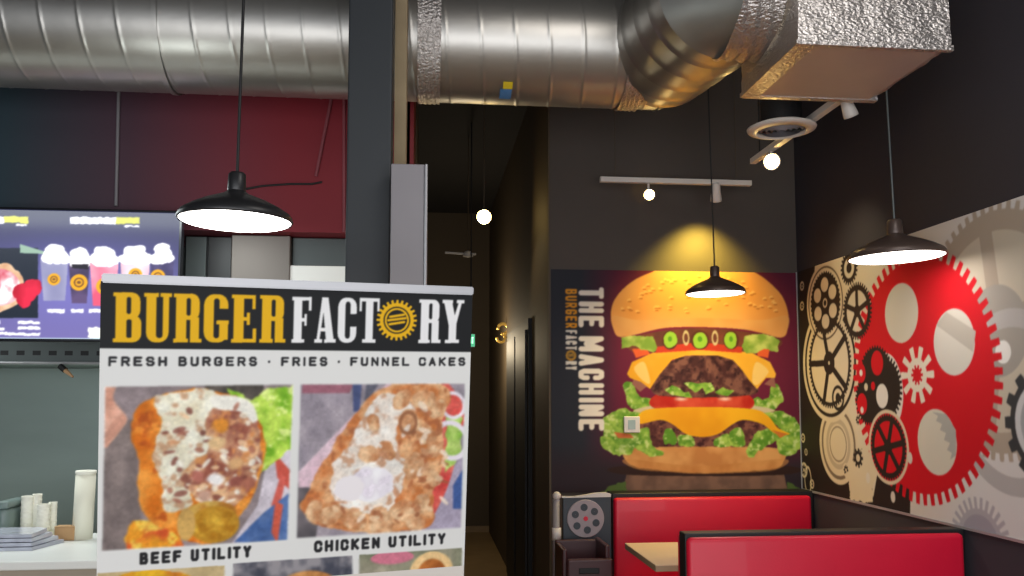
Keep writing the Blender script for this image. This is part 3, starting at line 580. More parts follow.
for x0, x1, y0, y1, c, lx, ly, lr in cups:
    cv.poly([Zt(x0, y0), Zt(x1, y0), Zt(x1-12, y1), Zt(x0+12, y1)], c, raw=True)
    m_ = .0047*1.05; k = .0013*1.08
    cv.ell(Zt(lx, ly), lr*k, lr*k, (236, 170, 30)); cv.ell(Zt(lx, ly), lr*k*.6, lr*k*.6, (120, 80, 40), r0=.7); cv.ell(Zt(lx, ly), lr*k*.25, lr*k*.2, (120, 80, 40))
    cv.ell(Zt((x0+x1)/2, y0-14), (x1-x0)*k*.52, 26*k, (250, 250, 250), warp=.02, wk=20); cv.ell(Zt((x0+x1)/2, y0-36), (x1-x0)*k*.36, 28*k, (250, 250, 250), warp=.02, wk=20)
cv.poly([Zt(275, 285), Zt(340, 285), Zt(338, 305), Zt(277, 300)], (30, 26, 36), raw=True)
for x0, x1 in ((182, 248), (272, 320), (343, 410), (430, 500), (530, 600)): bars(x0/3.84, x1/3.84, 309, 312.5, WH)
bars(88, 118, 327.5, 338, (244, 244, 236)); bars(124, 150, 327.5, 338, (244, 244, 236))
for x0, x1, y in ((18, 40, 321), (18, 40, 326.5), (-30, 5, 327), (-20, 40, 332), (-40, 0, 320)): bars(x0, x1, y, y+2.8, WH)
k = .0013*1.08
cv.ell(Zt(-6, 375), 92*k, 88*k, mixn((206, 150, 110), (240, 214, 180), 14, 3), warp=.02, wk=14); cv.ell(Zt(-6, 375), 76*k, 70*k, mixn((250, 240, 240), (200, 60, 80), 16, 6, 3), warp=.01, wk=14)
for x, y, r_ in ((80, 390, 30), (105, 400, 34), (125, 375, 30), (95, 425, 26)): cv.ell(Zt(x, y), r_*k, r_*k, mixn((226, 40, 70), (180, 20, 44), 14, 2), warp=.01, wk=20)
cv.poly([(-60, 337.5), (180, 338.5), (180, 340), (-60, 340)], (190, 214, 224))
cv.blur(1); M['screen'] = attr_mat('screen_picture', .25, emis=1.3)
tv = thing('menu_screen', 'lit purple menu screen showing a row of milkshakes', 'screen', ((tx0+tx1)/2, TY, tz0))
child(grid_mesh('display', cv, lambda s, t: np.stack([s, np.full_like(s, TY), t], 1), M['screen']), tv)
child(obj('bezel', B(tx0-.012, tx1+.012, TY+.001, TY+.05, tz0-.014, tz1+.012, .004), M['bezel']), tv)
child(obj('mounting_bracket', B((tx0+tx1)/2-.2, (tx0+tx1)/2+.2, TY+.05, 4.85, tz1-.16, tz1-.04), M['black2']), tv)
# ------------------------------------------------------------------ ducts
def sweep(pts, rfun, n=48, ridge=None):
    """round pipe along a horizontal path"""
    bm = bmesh.new(); rings = []
    for i, p in enumerate(pts):
        d = (pts[min(i+1, len(pts)-1)]-pts[max(i-1, 0)]).normalized(); a = d.cross(Vector((0, 0, 1))).normalized(); b = a.cross(d)
        rings.append([bm.verts.new(p+(a*math.cos(2*math.pi*k/n)+b*math.sin(2*math.pi*k/n))*rfun(i, k/n)) for k in range(n)])
    for a, b in zip(rings, rings[1:]):
        for k in range(n): bm.faces.new((a[k], a[(k+1) % n], b[(k+1) % n], b[k]))
    return bm
DY = 4.2; DR = .3
dz = at(400, 97, Y=DY).z+DR*.985; xe = at(662, 60, Y=DY).x
duct = thing('air_duct', 'large round galvanised air duct running across under the ceiling', 'duct', (0, DY, dz))
N = 1400; xs = [-3.98+(xe+3.98)*i/N for i in range(N+1)]
def sp(i, t):
    x = xs[i]; f = ((x/.165+t) % 1); return DR+.0025*math.exp(-((f-.5)/.035)**2)
child(obj('spiral_pipe', sweep([Vector((x, DY, dz)) for x in xs], sp, 40), M['duct'], None, True), duct)
def collar(x, w, m):
    k = 14; return obj('tape_collar', sweep([Vector((x-w/2+w*i/k, DY, dz)) for i in range(k+1)], lambda i, t: DR+.008+.004*math.sin(i*2.1+t*60)), m, None, True)
for u in (429, 628):
    child(collar(at(u, 60, Y=DY).x, .11, M['foil']), duct)
for u in (172,):
    x = at(u, 60, Y=DY).x; child(obj('seam_ring', sweep([Vector((x-.012, DY, dz)), Vector((x+.012, DY, dz))], lambda i, t: DR+.009), M['duct'], None, True), duct)
# sticker on the pipe
sx = at(510, 76, Y=DY-DR).x; v = at(510, 76, Y=DY-DR*.95)
a0 = math.asin(max(-1, min(1, (v.z-dz)/DR)))
def patch(x0, x1, a, b):
    bm = bmesh.new(); q = []
    for i in range(9):
        t = a+(b-a)*i/8; q.append([bm.verts.new((x, DY-(DR+.007)*math.cos(t), dz+(DR+.007)*math.sin(t))) for x in (x0, x1)])
    for i in range(8): bm.faces.new((q[i][0], q[i][1], q[i+1][1], q[i+1][0]))
    return bm
st = thing('duct_sticker', 'small yellow and blue sticker on the round duct', 'sticker', (sx, DY-DR, v.z))
child(obj('blue_field', patch(sx-.03, sx+.028, a0-.24, a0+.02), M['blue']), st); child(obj('yellow_field', patch(sx-.018, sx+.028, a0+.02, a0+.17), M['yellow']), st)
# box plenum, then the S bend of segments between pipe and box
PZ = 2.9
c_fl = at(737.5, 96.6, Z=PZ); c_fr = at(876, 100, Z=PZ); c_nl = at(801, 44, Z=PZ); c_nr = at(951, 46.5, Z=PZ)
bx0 = (c_fl.x+c_nl.x)/2; bx1 = (c_fr.x+c_nr.x)/2; by0 = (c_nl.y+c_nr.y)/2; by1 = (c_fl.y+c_fr.y)/2; print('plenum', bx0, bx1, by0, by1, c_fl.x, c_nl.x, c_fr.x, c_nr.x)
pl = thing('duct_plenum', 'rectangular foil wrapped duct box hanging at the end of the round duct', 'duct', (bx0, by0, PZ))
def crumple(x0, x1, y0, y1, z0, z1, amp, nseg, seed):
    bm = bmesh.new(); bmesh.ops.create_cube(bm, size=1); bmesh.ops.subdivide_edges(bm, edges=bm.edges[:], cuts=nseg, use_grid_fill=True)
    rg = random.Random(seed); from mathutils import noise
    for v in bm.verts:
        p = Vector(((x0+x1)/2+v.co.x*(x1-x0), (y0+y1)/2+v.co.y*(y1-y0), (z0+z1)/2+v.co.z*(z1-z0)))
        v.co = p+noise.noise_vector(Vector((p.x*16, p.y*16, p.z*26)))*amp
    return bm
child(obj('wrapped_box', crumple(bx0, bx1, by0, by1, PZ+.006, PZ+.62, .005, 34, 2), M['foil'], None, False), pl)
child(obj('bottom_board', B(bx0+.02, bx1-.03, by0+.012, by1-.012, PZ-.006, PZ+.012, .003), M['foil2']), pl)
bm = bmesh.new(); box(bm, bx0-.01, bx0+.07, by0-.004, by1+.004, PZ-.009, PZ+.01, .003); box(bm, bx0, bx1+.01, by1-.03, by1+.006, PZ-.010, PZ+.01, .003); box(bm, bx0, bx1+.01, by0-.006, by0+.018, PZ-.010, PZ+.012, .003)
child(obj('foil_tape_edge', bm, M['foil']), pl)
child(obj('hanger_strap', B(bx0+.1, bx0+.13, by0+.3, by0+.303, PZ+.6, CZ), M['alu']), pl); child(obj('hanger_strap', B(bx1-.13, bx1-.1, by0+.3, by0+.303, PZ+.6, CZ), M['alu']), pl)
ey = (by0+by1)/2; ez_ = PZ+.085+DR
A0 = Vector((xe-.02, DY, dz)); A1 = Vector((bx0-.12, ey+.03, ez_)); print('bend', A0, A1)
npt = 7; bt = duct; keys = []
for i in range(npt+1):
    t = i/npt; q = t*t*(3-2*t); keys.append(Vector((A0.x+(A1.x-A0.x)*t, A0.y+(A1.y-A0.y)*q, A0.z+(A1.z-A0.z)*q)))
for i in range(npt):
    bm = bmesh.new(); K = 6; rings = []
    def ringpts(c, nrm, dr=0):
        a = nrm.cross(Vector((0, 0, 1))).normalized(); b = a.cross(nrm); return [c+(a*math.cos(2*math.pi*k/48)/mc+b*math.sin(2*math.pi*k/48))*(DR+dr) for k in range(48)]
    def nat(j):
        if j in (0, npt): return Vector((1, 0, 0)), 1
        d1 = (keys[j]-keys[j-1]).normalized(); d2 = (keys[j+1]-keys[j]).normalized(); m_ = (d1+d2).normalized(); return m_, m_.dot(d1)
    n0, mc = nat(i); r0_ = ringpts(keys[i], n0); n1, mc = nat(i+1); r1_ = ringpts(keys[i+1], n1)
    for j in range(K+1):
        f = j/K; cc = keys[i].lerp(keys[i+1], f); e_ = 1.022 if j == 0 else 1.0
        rings.append([bm.verts.new(cc+(p0.lerp(p1, f)-cc)*e_) for p0, p1 in zip(r0_, r1_)])
    for a, b in zip(rings, rings[1:]):
        for k in range(48): bm.faces.new((a[k], a[(k+1) % 48], b[(k+1) % 48], b[k]))
    child(obj('elbow_segment', bm, M['duct'], None, True), bt)
pts = [A1+Vector((-.06+.17*i/12, 0, 0)) for i in range(13)]
child(obj('tape_collar', sweep(pts, lambda i, t: DR+.012+.007*math.sin(i*1.7+t*44)), M['foil'], None, True), bt)
M['rod'] = mat('dusty_red_rod', (150, 78, 86), .6)
# hanger rods of the duct in front of the bulkhead
for u0, v0, u1, v1, lab in ((119, 80, 116, 206, 'thin pale straight rod hanging down the dark bulkhead left of the pendant lamp'), (342, 90, 316, 176, 'slanted thin rod on the maroon bulkhead beside the dark column'), (344, 90, 344, 232, 'upright thin rod close against the left edge of the dark column')):
    a = at(u0 if v1 != 176 else 333, v0, Y=4.838); b = at(u1, v1, Y=4.838); tag(obj('hanger_rod', T([a+(a-b)*.3, b], .009), M['rod'] if u0 > 200 else M['grey']), lab, 'rod')
p = [at(u, v_, Y=4.843) for u, v_ in ((240, 190), (262, 186), (290, 184), (312, 184), (322, 182))]; tag(obj('power_cable', T(p, .006), M['black2']), 'thin dark cable running sideways from the left pendant lamp cap', 'cable')
# ------------------------------------------------------------------ pendant lamps
def pendant(label, u, v, Y, rad_, hgt, topz, glow, watt, tilt=(0, 0), m=M['shade'], cordm=M['black2'], cap=1.0):
    c = at(u, v, Y=Y); t = thing('pendant_lamp', label, 'lamp', c, 0, None)
    r = rad_; h = hgt
    prof = [(r*.985, .004), (r*1.0, 0), (r*1.02, .006), (r*1.0, h*.13), (r*.96, h*.2), (r*.8, h*.33), (r*.58, h*.47), (r*.38, h*.57), (r*.24, h*.64), (r*.16, h*.72)]
    bm = lathe(bmesh.new(), prof, n=56); lathe(bm, [(q[0]*.975, q[1]-.001) for q in prof[2:8]], n=56)
    s = obj('lamp_shade', bm, m, t, True)
    cp = lathe(bmesh.new(), [(r*.15, h*.68), (r*.165, h*.74), (r*.155, h*1.1), (r*.12, h*1.15), (r*.03, h*1.17)], n=28); obj('cap', cp, m, t, True)
    obj('diffuser', lathe(bmesh.new(), [(0.001, -.004), (r*.6, -.003), (r*.94, -.001), (r*.975, .003)], n=56), glow, t, True)
    obj('cord', T([(0, 0, h*1.15), (0, 0, topz-c.z)], .0045, 8), cordm, t)
    t.rotation_euler = (R(tilt[0]), R(tilt[1]), 0)
    l = bpy.data.lights.new('lamp_light', 'AREA'); l.shape = 'DISK'; l.size = r*1.6; l.energy = watt; l.color = (1, .93, .84)
    lo = bpy.data.objects.new('lamp_light', l); COL.objects.link(lo); lo.parent = t; lo.location = (0, 0, -.012)
    return t
pendant('black pendant lamp with glowing white underside hanging left of the dark column', 235.5, 222, 2.55, .161, .128, CZ, M['glow'], 3, (0, .6), M['black'])
pendant('bronze pendant lamp hanging in front of the burger wall print', 715.5, 294, 4.75, .168, .14, CZ, M['glowm'], 5, (0, -1), M['shade'])
pendant('bronze pendant lamp hanging in front of the red gear wall print', 896.5, 258, 3.68, .208, .155, CZ, M['glowm'], 1.2, (0, -1.5), M['shade'], M['dsteel'])
# ------------------------------------------------------------------ spot tracks
def spot_head(label, p, aim, m, lit, r=.035):
    t = thing('track_spotlight', label, 'spotlight', p); d = (Vector(aim)-p).normalized(); q = d.to_track_quat('-Z', 'Y').to_matrix().to_4x4()
    bm = lathe(bmesh.new(), [(r*.5, .07), (r*.75, .055), (r*.8, .02), (r, -.03), (r*1.02, -.045), (r*.9, -.045), (r*.85, -.03)], n=28); bm.transform(q); obj('lamp_housing', bm, m, t, True)
    bm = lathe(bmesh.new(), [(0.001, -.04), (r*.55, -.046), (r*.88, -.036)], n=28); bm.transform(q); obj('bulb', bm, M['bulb'] if lit else M['white'], t, True)
    return t
def arm(t, p, z): obj('arm', T([Vector((0, 0, .03)), Vector((0, 0, z-p.z))], .007, 8), M['white'], t)
Y1 = 5.1; a = at(600, 179.5, Y=Y1); b = at(751, 183.5, Y=Y1); a.z = b.z = (a.z+b.z)/2; zt = a.z
tr = thing('light_track', 'white horizontal light track above the burger wall print', 'track', a)
child(obj('rail', B(a.x, b.x, Y1-.018, Y1+.018, zt-.016, zt+.016, .003), M['white']), tr)
for f in (.1, .9): child(obj('suspension_rod', T([(a.x+(b.x-a.x)*f, Y1, zt), (a.x+(b.x-a.x)*f, Y1, CZ)], .0022), M['hall']), tr)
p = at(648.5, 194, Y=Y1); t = spot_head('lit warm spotlight on the left half of the horizontal track', p, (.7, 0, 1.0), M['white'], True); arm(t, p, zt-.016)
p = at(716, 194, Y=Y1); t = spot_head('small white spotlight aimed at the wall from the right part of the horizontal track', p, (p.x+.1, WY, 2.35), M['white'], False); arm(t, p, zt-.016); SP1 = p.copy()
za = 2.95; a = at(838, 100, Z=za); b = at(753, 161.5, Z=za); xm = (a.x+b.x)/2; print('track2', a, b)
tr = thing('light_track', 'white light track running away from the foil box past the round vent', 'track', Vector((xm, a.y-.3, za)))
child(obj('rail', B(xm-.018, xm+.018, by1+.012, b.y, za-.016, za+.016, .003), M['white']), tr)
for y in (a.y+.1, b.y-.1): child(obj('suspension_rod', T([(xm, y, za), (xm, y, CZ)], .004), M['black2']), tr)
yb = b.y-.28; p = Vector((xm, yb, za-.09)); q = at(771, 161, X=xm); p = Vector((xm, q.y, q.z)); 
t = spot_head('brightly lit warm spotlight just below the round ceiling vent', p, (.5, 0, 1.2), M['white'], True, .045); arm(t, p, za-.016)
q = at(848, 107, X=xm+.03); t = spot_head('small pale spotlight under the far right corner of the foil box', Vector((q.x, q.y, q.z)), (WX, 3.9, 1.8), M['white'], False, .032); arm(t, q, za-.016); SP2 = q.copy()
# round vent
vz = 2.9; c = at(781.5, 131.5, Z=vz); e = at(748, 131, Z=vz); vr = (e-c).length*.99
vt = thing('round_ceiling_vent', 'round white ring shaped air vent with grey centre', 'vent', c)
obj('rim', lathe(bmesh.new(), [(vr*.7, .012), (vr*.72, -.004), (vr*.98, .008), (vr, .016), (vr*.8, .03), (vr*.7, .03)], n=56), M['white'], vt, True)
bm = bmesh.new()
for k in range(4): lathe(bm, [(vr*(.12+.15*k), .0), (vr*(.2+.15*k), .016), (vr*(.21+.15*k), .018)], n=48)
obj('louvre', bm, M['grey'], vt, True); obj('back_plate', lathe(bmesh.new(), [(.001, .03), (vr*.8, .03)], n=40), M['dsteel'], vt)
obj('neck_duct', lathe(bmesh.new(), [(vr*.6, .03), (vr*.6, CZ-vz)], n=40), M['black2'], vt, True)
# hallway spotlight and bracket
p = at(484, 217, Y=6.4); t = spot_head('glaring warm spotlight high in the dark hallway', p, (0, 0, 1.6), M['black'], True, .06); obj('arm', T([(0, 0, .05), (0, 0, CZ-p.z)], .006), M['hall'], t)
p = at(468, 254, Y=7.4); t = thing('hallway_fixture', 'small unlit fixture with thin side arm hanging in the hallway', 'lamp', p)
obj('arm', T([(-.2, 0, .01), (0, 0, 0), (.07, 0, 0)], .01), M['white'], t); obj('lamp_head', lathe(bmesh.new(), [(.001, .03), (.03, .02), (.045, -.02), (.001, -.03)], n=20), M['white'], t, True); obj('stem', T([(0, 0, .02), (0, 0, CZ-p.z)], .005), M['hall'], t)
# exit sign, brass ornament, dark door at the end
p = at(471, 340.5, Y=7.0); t = thing('exit_sign', 'small glowing green exit sign partly behind the banner edge', 'sign', p)
obj('housing', B(-.06, .035, 0, .05, -.055, .055, .006), M['white'], t); obj('lit_face', B(-.055, .03, -.004, 0, -.05, .05), M['exitg'], t)
bm = bmesh.new()
for x, segs in ((-.042, ((0, 0, 0, 1), (0, 1, 1, 1), (0, .5, 1, .5), (0, 0, 1, 0))), (-.024, ((0, 0, 1, 1), (0, 1, 1, 0))), (-.006, ((.5, 0, .5, 1),)), (.008, ((.5, 0, .5, 1), (0, 1, 1, 1)))):
    for x0, y0, x1, y1 in segs: tube(bm, [(x+x0*.012, -.006, -.025+y0*.05), (x+x1*.012, -.006, -.025+y1*.05)], .0022, 6)
obj('exit_lettering', bm, M['signw'], t); obj('suspension', T([(0, .025, .05), (0, .025, CZ-p.z)], .006), M['black2'], t)
p = at(503, 334, Y=8.3); t = thing('brass_wall_lamp', 'small curled brass fitting mounted on the dark hallway wall', 'lamp', p)
x1 = HX1-p.x
obj('curl', T([(.0+.05*math.cos(a_), 0, .05+.05*math.sin(a_)) for a_ in [R(x) for x in range(-90, 200, 20)]], .016, 10), M['gold'], t, True); obj('curl', T([(-.02+.04*math.cos(a_), 0, -.04+.04*math.sin(a_)) for a_ in [R(x) for x in range(90, -200, -20)]], .013, 10), M['gold'], t, True)
obj('wall_arm', T([(.0, 0, 0), (x1, 0, 0)], .012), M['gold'], t)
# ------------------------------------------------------------------ booth benches and table
def bench(label, u0, u1, vt_, vtrim, Y, seat_dir, depth_):
    a = at(u0, vt_, Y=Y); b = at(u1, vt_, Y=Y); zt_ = (a.z+b.z)/2; zr = at(u0, vtrim, Y=Y+depth_).z; x0, x1 = a.x, min(b.x, WX-.012)
    t = thing('booth_bench', label, 'bench', ((x0+x1)/2, Y, 0))
    bm = bmesh.new(); box(bm, x0-.004, WX-.006, Y+.035, Y+depth_, 0.0, zr, .006); child(obj('back_frame', bm, M['gold2']), t)
    bm = bmesh.new(); w = (x1-x0)
    for i in range(1):
        vs0 = len(bm.verts); box(bm, x0, x1, Y, Y+.05, .12 if seat_dir > 0 else .47, zt_, .022)
    child(obj('back_cushion', bm, M['vinyl'], None, True), t)
    if seat_dir > 0:    # seat on the far side
        child(obj('seat', B(x0, WX-.012, Y+depth_, Y+depth_+.42, .36, .47, .025), M['vinyl'], None, True), t); child(obj('seat_base', B(x0+.02, WX-.01, Y+depth_, Y+depth_+.36, 0, .36), M['gold2']), t)
        child(obj('front_cushion', B(x0, x1, Y+depth_-.01, Y+depth_+.05, .5, zt_, .02), M['vinyl'], None, True), t)
    else:
        child(obj('seat', B(x0, x1, Y-.4, Y+.02, .36, .47, .025), M['vinyl'], None, True), t); child(obj('seat_base', B(x0+.02, x1, Y-.34, Y+.05, 0, .36), M['gold2']), t)
    return t
bench('red vinyl booth bench against the back wall below the burger print', 614, 812, 497, 490.5, 5.2, -1, .19)
bench('nearer red vinyl booth bench seen from behind in the lower right', 688, 965, 536, 530.5, 3.68, 1, .12)
zt = .78; a = at(625, 543, Z=zt); b = at(655, 565, Z=zt); x0 = (a.x+b.x)/2; print('table', a, b)
t = thing('booth_table', 'cream topped table between the two red booth benches', 'table', (x0+.6, (a.y+b.y)/2, 0))
child(obj('tabletop', B(x0, WX-.02, b.y, a.y, zt-.006, zt, .002), M['table']), t); child(obj('edge_band', B(x0+.001, WX-.02, b.y+.001, a.y-.001, zt-.034, zt-.006, .002), M['tedge']), t)
child(obj('pedestal', T([(x0+.6, (a.y+b.y)/2, .02), (x0+.6, (a.y+b.y)/2, zt-.03)], .04, 16), M['black']), t); child(obj('base_plate', B(x0+.35, x0+.85, (a.y+b.y)/2-.25, (a.y+b.y)/2+.25, 0, .025, .006), M['black']), t)
# black ledge above the far bench, reaching the reel board
a = at(612, 490, Y=5.39)
# small white wall plate
p = at(631.5, 424.5, Y=WY-.008); t = thing('wall_plate', 'small white square wall plate on the burger print', 'plate', p)
obj('plate', B(-.052, .052, -.016, 0, -.052, .052, .006), M['white'], t); obj('window', B(-.026, .022, -.018, -.014, -.03, .03, .001), M['steel'], t)
# ------------------------------------------------------------------ reel board, white post, booster seat
YB = 5.0; a = at(563, 497, Y=YB); b = at(611, 497, Y=YB)
t = thing('reel_board', 'dark upright board with a grey film reel emblem left of the booths', 'board', ((a.x+b.x)/2, YB, 0))
child(obj('panel', B(a.x, b.x, YB, YB+.03, 0, a.z, .004), M['slate']), t)
c = at(585.5, 518.5, Y=YB-.004); rr_ = (at(604, 518.5, Y=YB-.004)-c).length
bm = lathe(bmesh.new(), [(.001, -.008), (rr_*.97, -.008), (rr_, -.004), (rr_, .003)], c, 48, 'Y'); em = child(obj('reel_disc', bm, M['reel'], None, False), t)
bm = bmesh.new()
for k in range(6):
    a_ = R(30+60*k+8); lathe(bm, [(.001, -.0105), (rr_*.19, -.0105), (rr_*.2, -.006)], (c.x+rr_*.6*math.cos(a_), c.y, c.z+rr_*.6*math.sin(a_)), 24, 'Y')
em2 = obj('reel_hole', bm, M['slate'], em); em2.matrix_parent_inverse = (em.matrix_parent_inverse).inverted() if False else Matrix()
em3 = obj('hub_mark', lathe(bmesh.new(), [(.001, -.0105), (rr_*.12, -.0105), (rr_*.13, -.006)], c, 20, 'Y'), M['vinyl'], em)
w_ = [(562, 496.5), (575, 496.5), (585, 495), (596, 493), (606, 492.5), (611, 494), (611, 497), (562, 498)]
bm = bmesh.new(); f_ = [bm.verts.new(at(u, v, Y=YB-.006)) for u, v in w_]; r_ = bmesh.ops.extrude_face_region(bm, geom=[bm.faces.new(f_)]); bmesh.ops.translate(bm, vec=(0, .03, 0), verts=[x for x in r_['geom'] if isinstance(x, bmesh.types.BMVert)])
child(obj('white_top_edge', bm, M['white']), t)
a = at(556.8, 496, Y=YB-.02); t = thing('white_post', 'slim white post with round ball top left of the reel board', 'post', (a.x, a.y, 0))
child(obj('ball_top', lathe(bmesh.new(), [(.001, .026), (.014, .022), (.024, .008), (.024, -.006), (.014, -.022), (.001, -.026)], a, 20), M['white'], None, True), t)
child(obj('shaft', T([(a.x-.008, a.y, 0), (a.x-.004, a.y, a.z-.02)], .02, 14), M['grey'], None, True), t); b = at(556.5, 533, Y=YB-.02); child(obj('joint', T([(b.x, b.y, b.z-.04), (b.x, b.y, b.z+.03)], .027, 14), M['white'], None, True), t)
# booster seat: open dark brown shell
YS = 4.65; a = at(562, 549, Y=YS); b = at(609, 549, Y=YS); w2 = (b.x-a.x)/2; cx = (a.x+b.x)/2; zt = a.z
t = thing('booster_seat', 'dark brown plastic booster seat standing in front of the reel board', 'seat', (cx, YS, 0))
bm = bmesh.new()
box(bm, cx-w2, cx-w2+.025, YS-.02, YS+.26, zt-.2, zt, .008); box(bm, cx+w2-.025, cx+w2, YS-.02, YS+.26, zt-.2, zt+.02, .008); box(bm, cx-w2, cx+w2, YS+.23, YS+.26, zt-.2, zt+.01, .008); box(bm, cx-w2+.01, cx+w2-.01, YS-.02, YS+.25, zt-.2, zt-.16, .008)
child(obj('shell', bm, M['brown']), t)
bm = bmesh.new(); box(bm, cx-w2+.02, cx+w2+.005, YS-.07, YS-.03, zt-.2, zt-.045, .01); child(obj('front_lip', bm, M['brown']), t)
child(obj('handle_slot', B(cx-.05, cx+.06, YS-.074, YS-.069, zt-.12, zt-.09, .004), M['black2']), t)
bm = bmesh.new()
for sx_ in (-1, 1):
    for yy in (-.03, .22): box(bm, cx+sx_*(w2-.02)-.018, cx+sx_*(w2-.02)+.018, YS+yy-.015, YS+yy+.02, 0, zt-.19)
child(obj('leg_frame', bm, M['brown']), t)
# ------------------------------------------------------------------ kitchen side
zc = at(50, 541, Y=4.0).z; yf = at(50, 561, Z=zc).y; print('counter', zc, yf)
t = thing('service_counter', 'white topped service counter with beige front at the lower left', 'counter', (-2.2, 3.9, 0))
child(obj('worktop', B(-3.99, px0-.02, yf, 4.22, zc-.035, zc, .006), M['counter']), t); child(obj('counter_front', B(-3.99, px0-.04, yf+.025, 4.18, 0, zc-.035), M['cfront']), t)
# steel lining, shelf with perforated rail
zs = at(50, 363, Y=4.95).z; XK = at(180, 260, Y=5.0).x
t = thing('wall_shelf', 'stainless wall shelf with a perforated rail under the menu screen', 'shelf', (-2.2, 5.1, zs))
child(obj('shelf_board', B(-3.99, XK, 4.95, WY, zs-.012, zs, .002), M['steel']), t); child(obj('front_edge', T([(-3.99, 4.945, zs), (XK, 4.945, zs)], .008), M['alu']), t)
bm = bmesh.new(); nx = int((XK+3.99)/.0425); zz = (zs, zs+.045, zs+.07, zs+.14); vv = [[bm.verts.new((-3.99+.0425*i, 5.0, z)) for i in range(nx+1)] for z in zz]
for j in range(3):
    for i in range(nx):
        f = bm.faces.new((vv[j][i], vv[j][i+1], vv[j+1][i+1], vv[j+1][i])); f.material_index = 1 if j == 1 and i % 2 else 0
bmesh.ops.extrude_face_region(bm, geom=bm.faces[:]); bmesh.ops.translate(bm, vec=(0, .015, 0), verts=bm.verts[:len(bm.verts)//2])
child(obj('upstand', bm, [M['dsteel'], M['black2']]), t)
t = thing('steel_backsplash', 'brushed stainless backsplash behind the service counter', 'panel', (-2.2, WY, 0))
bm = bmesh.new(); xk = -4
while xk < XK-.05: box(bm, xk, min(xk+1.2, XK)-.006, WY-.014, WY-.001, .02, zs-.015); xk += 1.2
child(obj('steel_sheet', bm, M['steel']), t)
a = at(60, 366, Y=4.93); t = thing('hanging_clip', 'small clip with pale tip hanging from the steel shelf edge', 'clip', a)
b = at(66, 371, Y=4.92)-a; c = at(73, 377, Y=4.9)-a
obj('clip_body', T([(0, 0, 0), b*.9], .016), M['black2'], t); obj('tip', T([b*.8, c], [.014, .006]), M['orange'], t)
# hood and steel units visible under the bulkhead
zb = at(300, 232, Y=4.85).z
t = thing('extractor_hood', 'grey steel extractor hood under the maroon bulkhead', 'hood', (-1, 5.1, zb-.5))
xa, xb, xc = at(231, 260, Y=4.95).x, at(290, 260, Y=4.95).x, -.14
child(obj('left_section', B(xa, xb, 4.95, WY-.02, zb-.55, zb-.004, .006), M['hoodm']), t); zh = at(315, 265, Y=4.97).z; child(obj('right_section', B(xb+.004, xc, 5.0, WY-.02, zh, zb-.004, .006), M['dsteel']), t)
child(obj('steel_reflection', B(xb-.05, xc, 4.97, 5.3, zh-.25, zh-.004, .006), mat('hood_reflection', (220, 220, 215), .4, emis=(205, 205, 200), es=.45)), t)  # glowing block standing in for the bright reflection on the steel
t = thing('tall_kitchen_unit', 'dark grey tall kitchen unit between menu screen and extractor hood', 'cabinet', (at(205, 300, Y=5.0).x, 5.1, 0))
xk = XK; xm_ = at(206, 260, Y=5.0).x
child(obj('carcass', B(xk+.02, xa-.006, 5.02, WY-.02, 0, zb-.004, .004), M['black2']), t); child(obj('door', B(xk+.03, xm_, 5.0, 5.02, .1, zb-.01, .003), M['dsteel']), t); child(obj('door', B(xm_+.01, xa-.01, 5.0, 5.02, .1, zb-.01, .003), M['black']), t)
# things on the counter
def on(u, v): return at(u, v, Z=zc)
def cupstack(u0, u1, vt_, vb, label, n):
    p = on((u0+u1)/2, vb); p.y += .0; q0 = at(u0, vt_, Y=p.y); q1 = at(u1, vt_, Y=p.y); r = (q1-q0).length/2; h = q0.z-zc
    t = thing('paper_cup_stack', label, 'cups', (p.x, p.y, zc), 0)
    rim = h*.8/n; z = h-rim
    bm = lathe(bmesh.new(), [(r*.7, 0), (r*.96, h-rim*n), (r*.98, h-rim*n)], n=28, close=True); obj('lowest_cup', bm, M['cup'], t, True)
    for k in range(n):
        z0 = h-rim*(k+1); obj('cup_rim', lathe(bmesh.new(), [(r*.955, z0), (r*.97, z0+rim*.6), (r, z0+rim*.7), (r, z0+rim*.9), (r*.955, z0+rim), (r*.85, z0+rim*.95)], n=28), M['cup'], t, True)
cupstack(20, 32.5, 496, 535.5, 'second white cup stack from the left, short beside the green grey tub', 6)
cupstack(31, 40.5, 494, 534.8, 'tallest narrow white cup stack in the small group', 7)
cupstack(36, 49, 504, 537, 'wide short white cup stack at the front of the small group', 6)
cupstack(47.5, 56, 502, 535.5, 'narrow short white cup stack at the right of the small group', 6)
bpy_ = on(45, 537.5); t = tag(obj('paper_liner', B(bpy_.x-.15, bpy_.x+.1, bpy_.y-.0, bpy_.y+.08, zc, zc+.003, .001), M['cream']), 'cream paper liner lying under the short cup stacks', 'paper')
p = on(82, 539); q = at(86, 474, Y=p.y); r = (at(95.5, 474, Y=p.y)-at(75.5, 474, Y=p.y)).length/2
t = thing('cup_sleeve', 'tall white sleeve of cups leaning beside the banner edge', 'cups', p)
obj('sleeve', T([(0, 0, 0), q-p], [r*1.0, r*.98], 24), M['cream'], t, True); obj('top_cup', lathe(bmesh.new(), [(r*.98, 0), (r*1.03, .006), (r*1.0, .016), (r*.8, .012)], q-p, 24), M['cup'], t, True)
p = on(73, 541); p.x -= .02; p.x -= .025; p.y += .012; t = thing('kraft_box', 'small brown card box against the tall cup sleeve', 'box', p); obj('carton', B(-.04, .045, 0, .05, 0, .06, .003), M['kraft'], t); obj('flap', B(-.04, .045, -.003, .05, .058, .062, .001), M['kraft'], t)
p = on(2, 539); t = thing('sauce_tub', 'green grey plastic tub at the left photo edge', 'tub', (p.x, p.y+.05, zc)); q = at(15, 500, Y=p.y+.05); r = q.x-p.x; h = q.z-zc
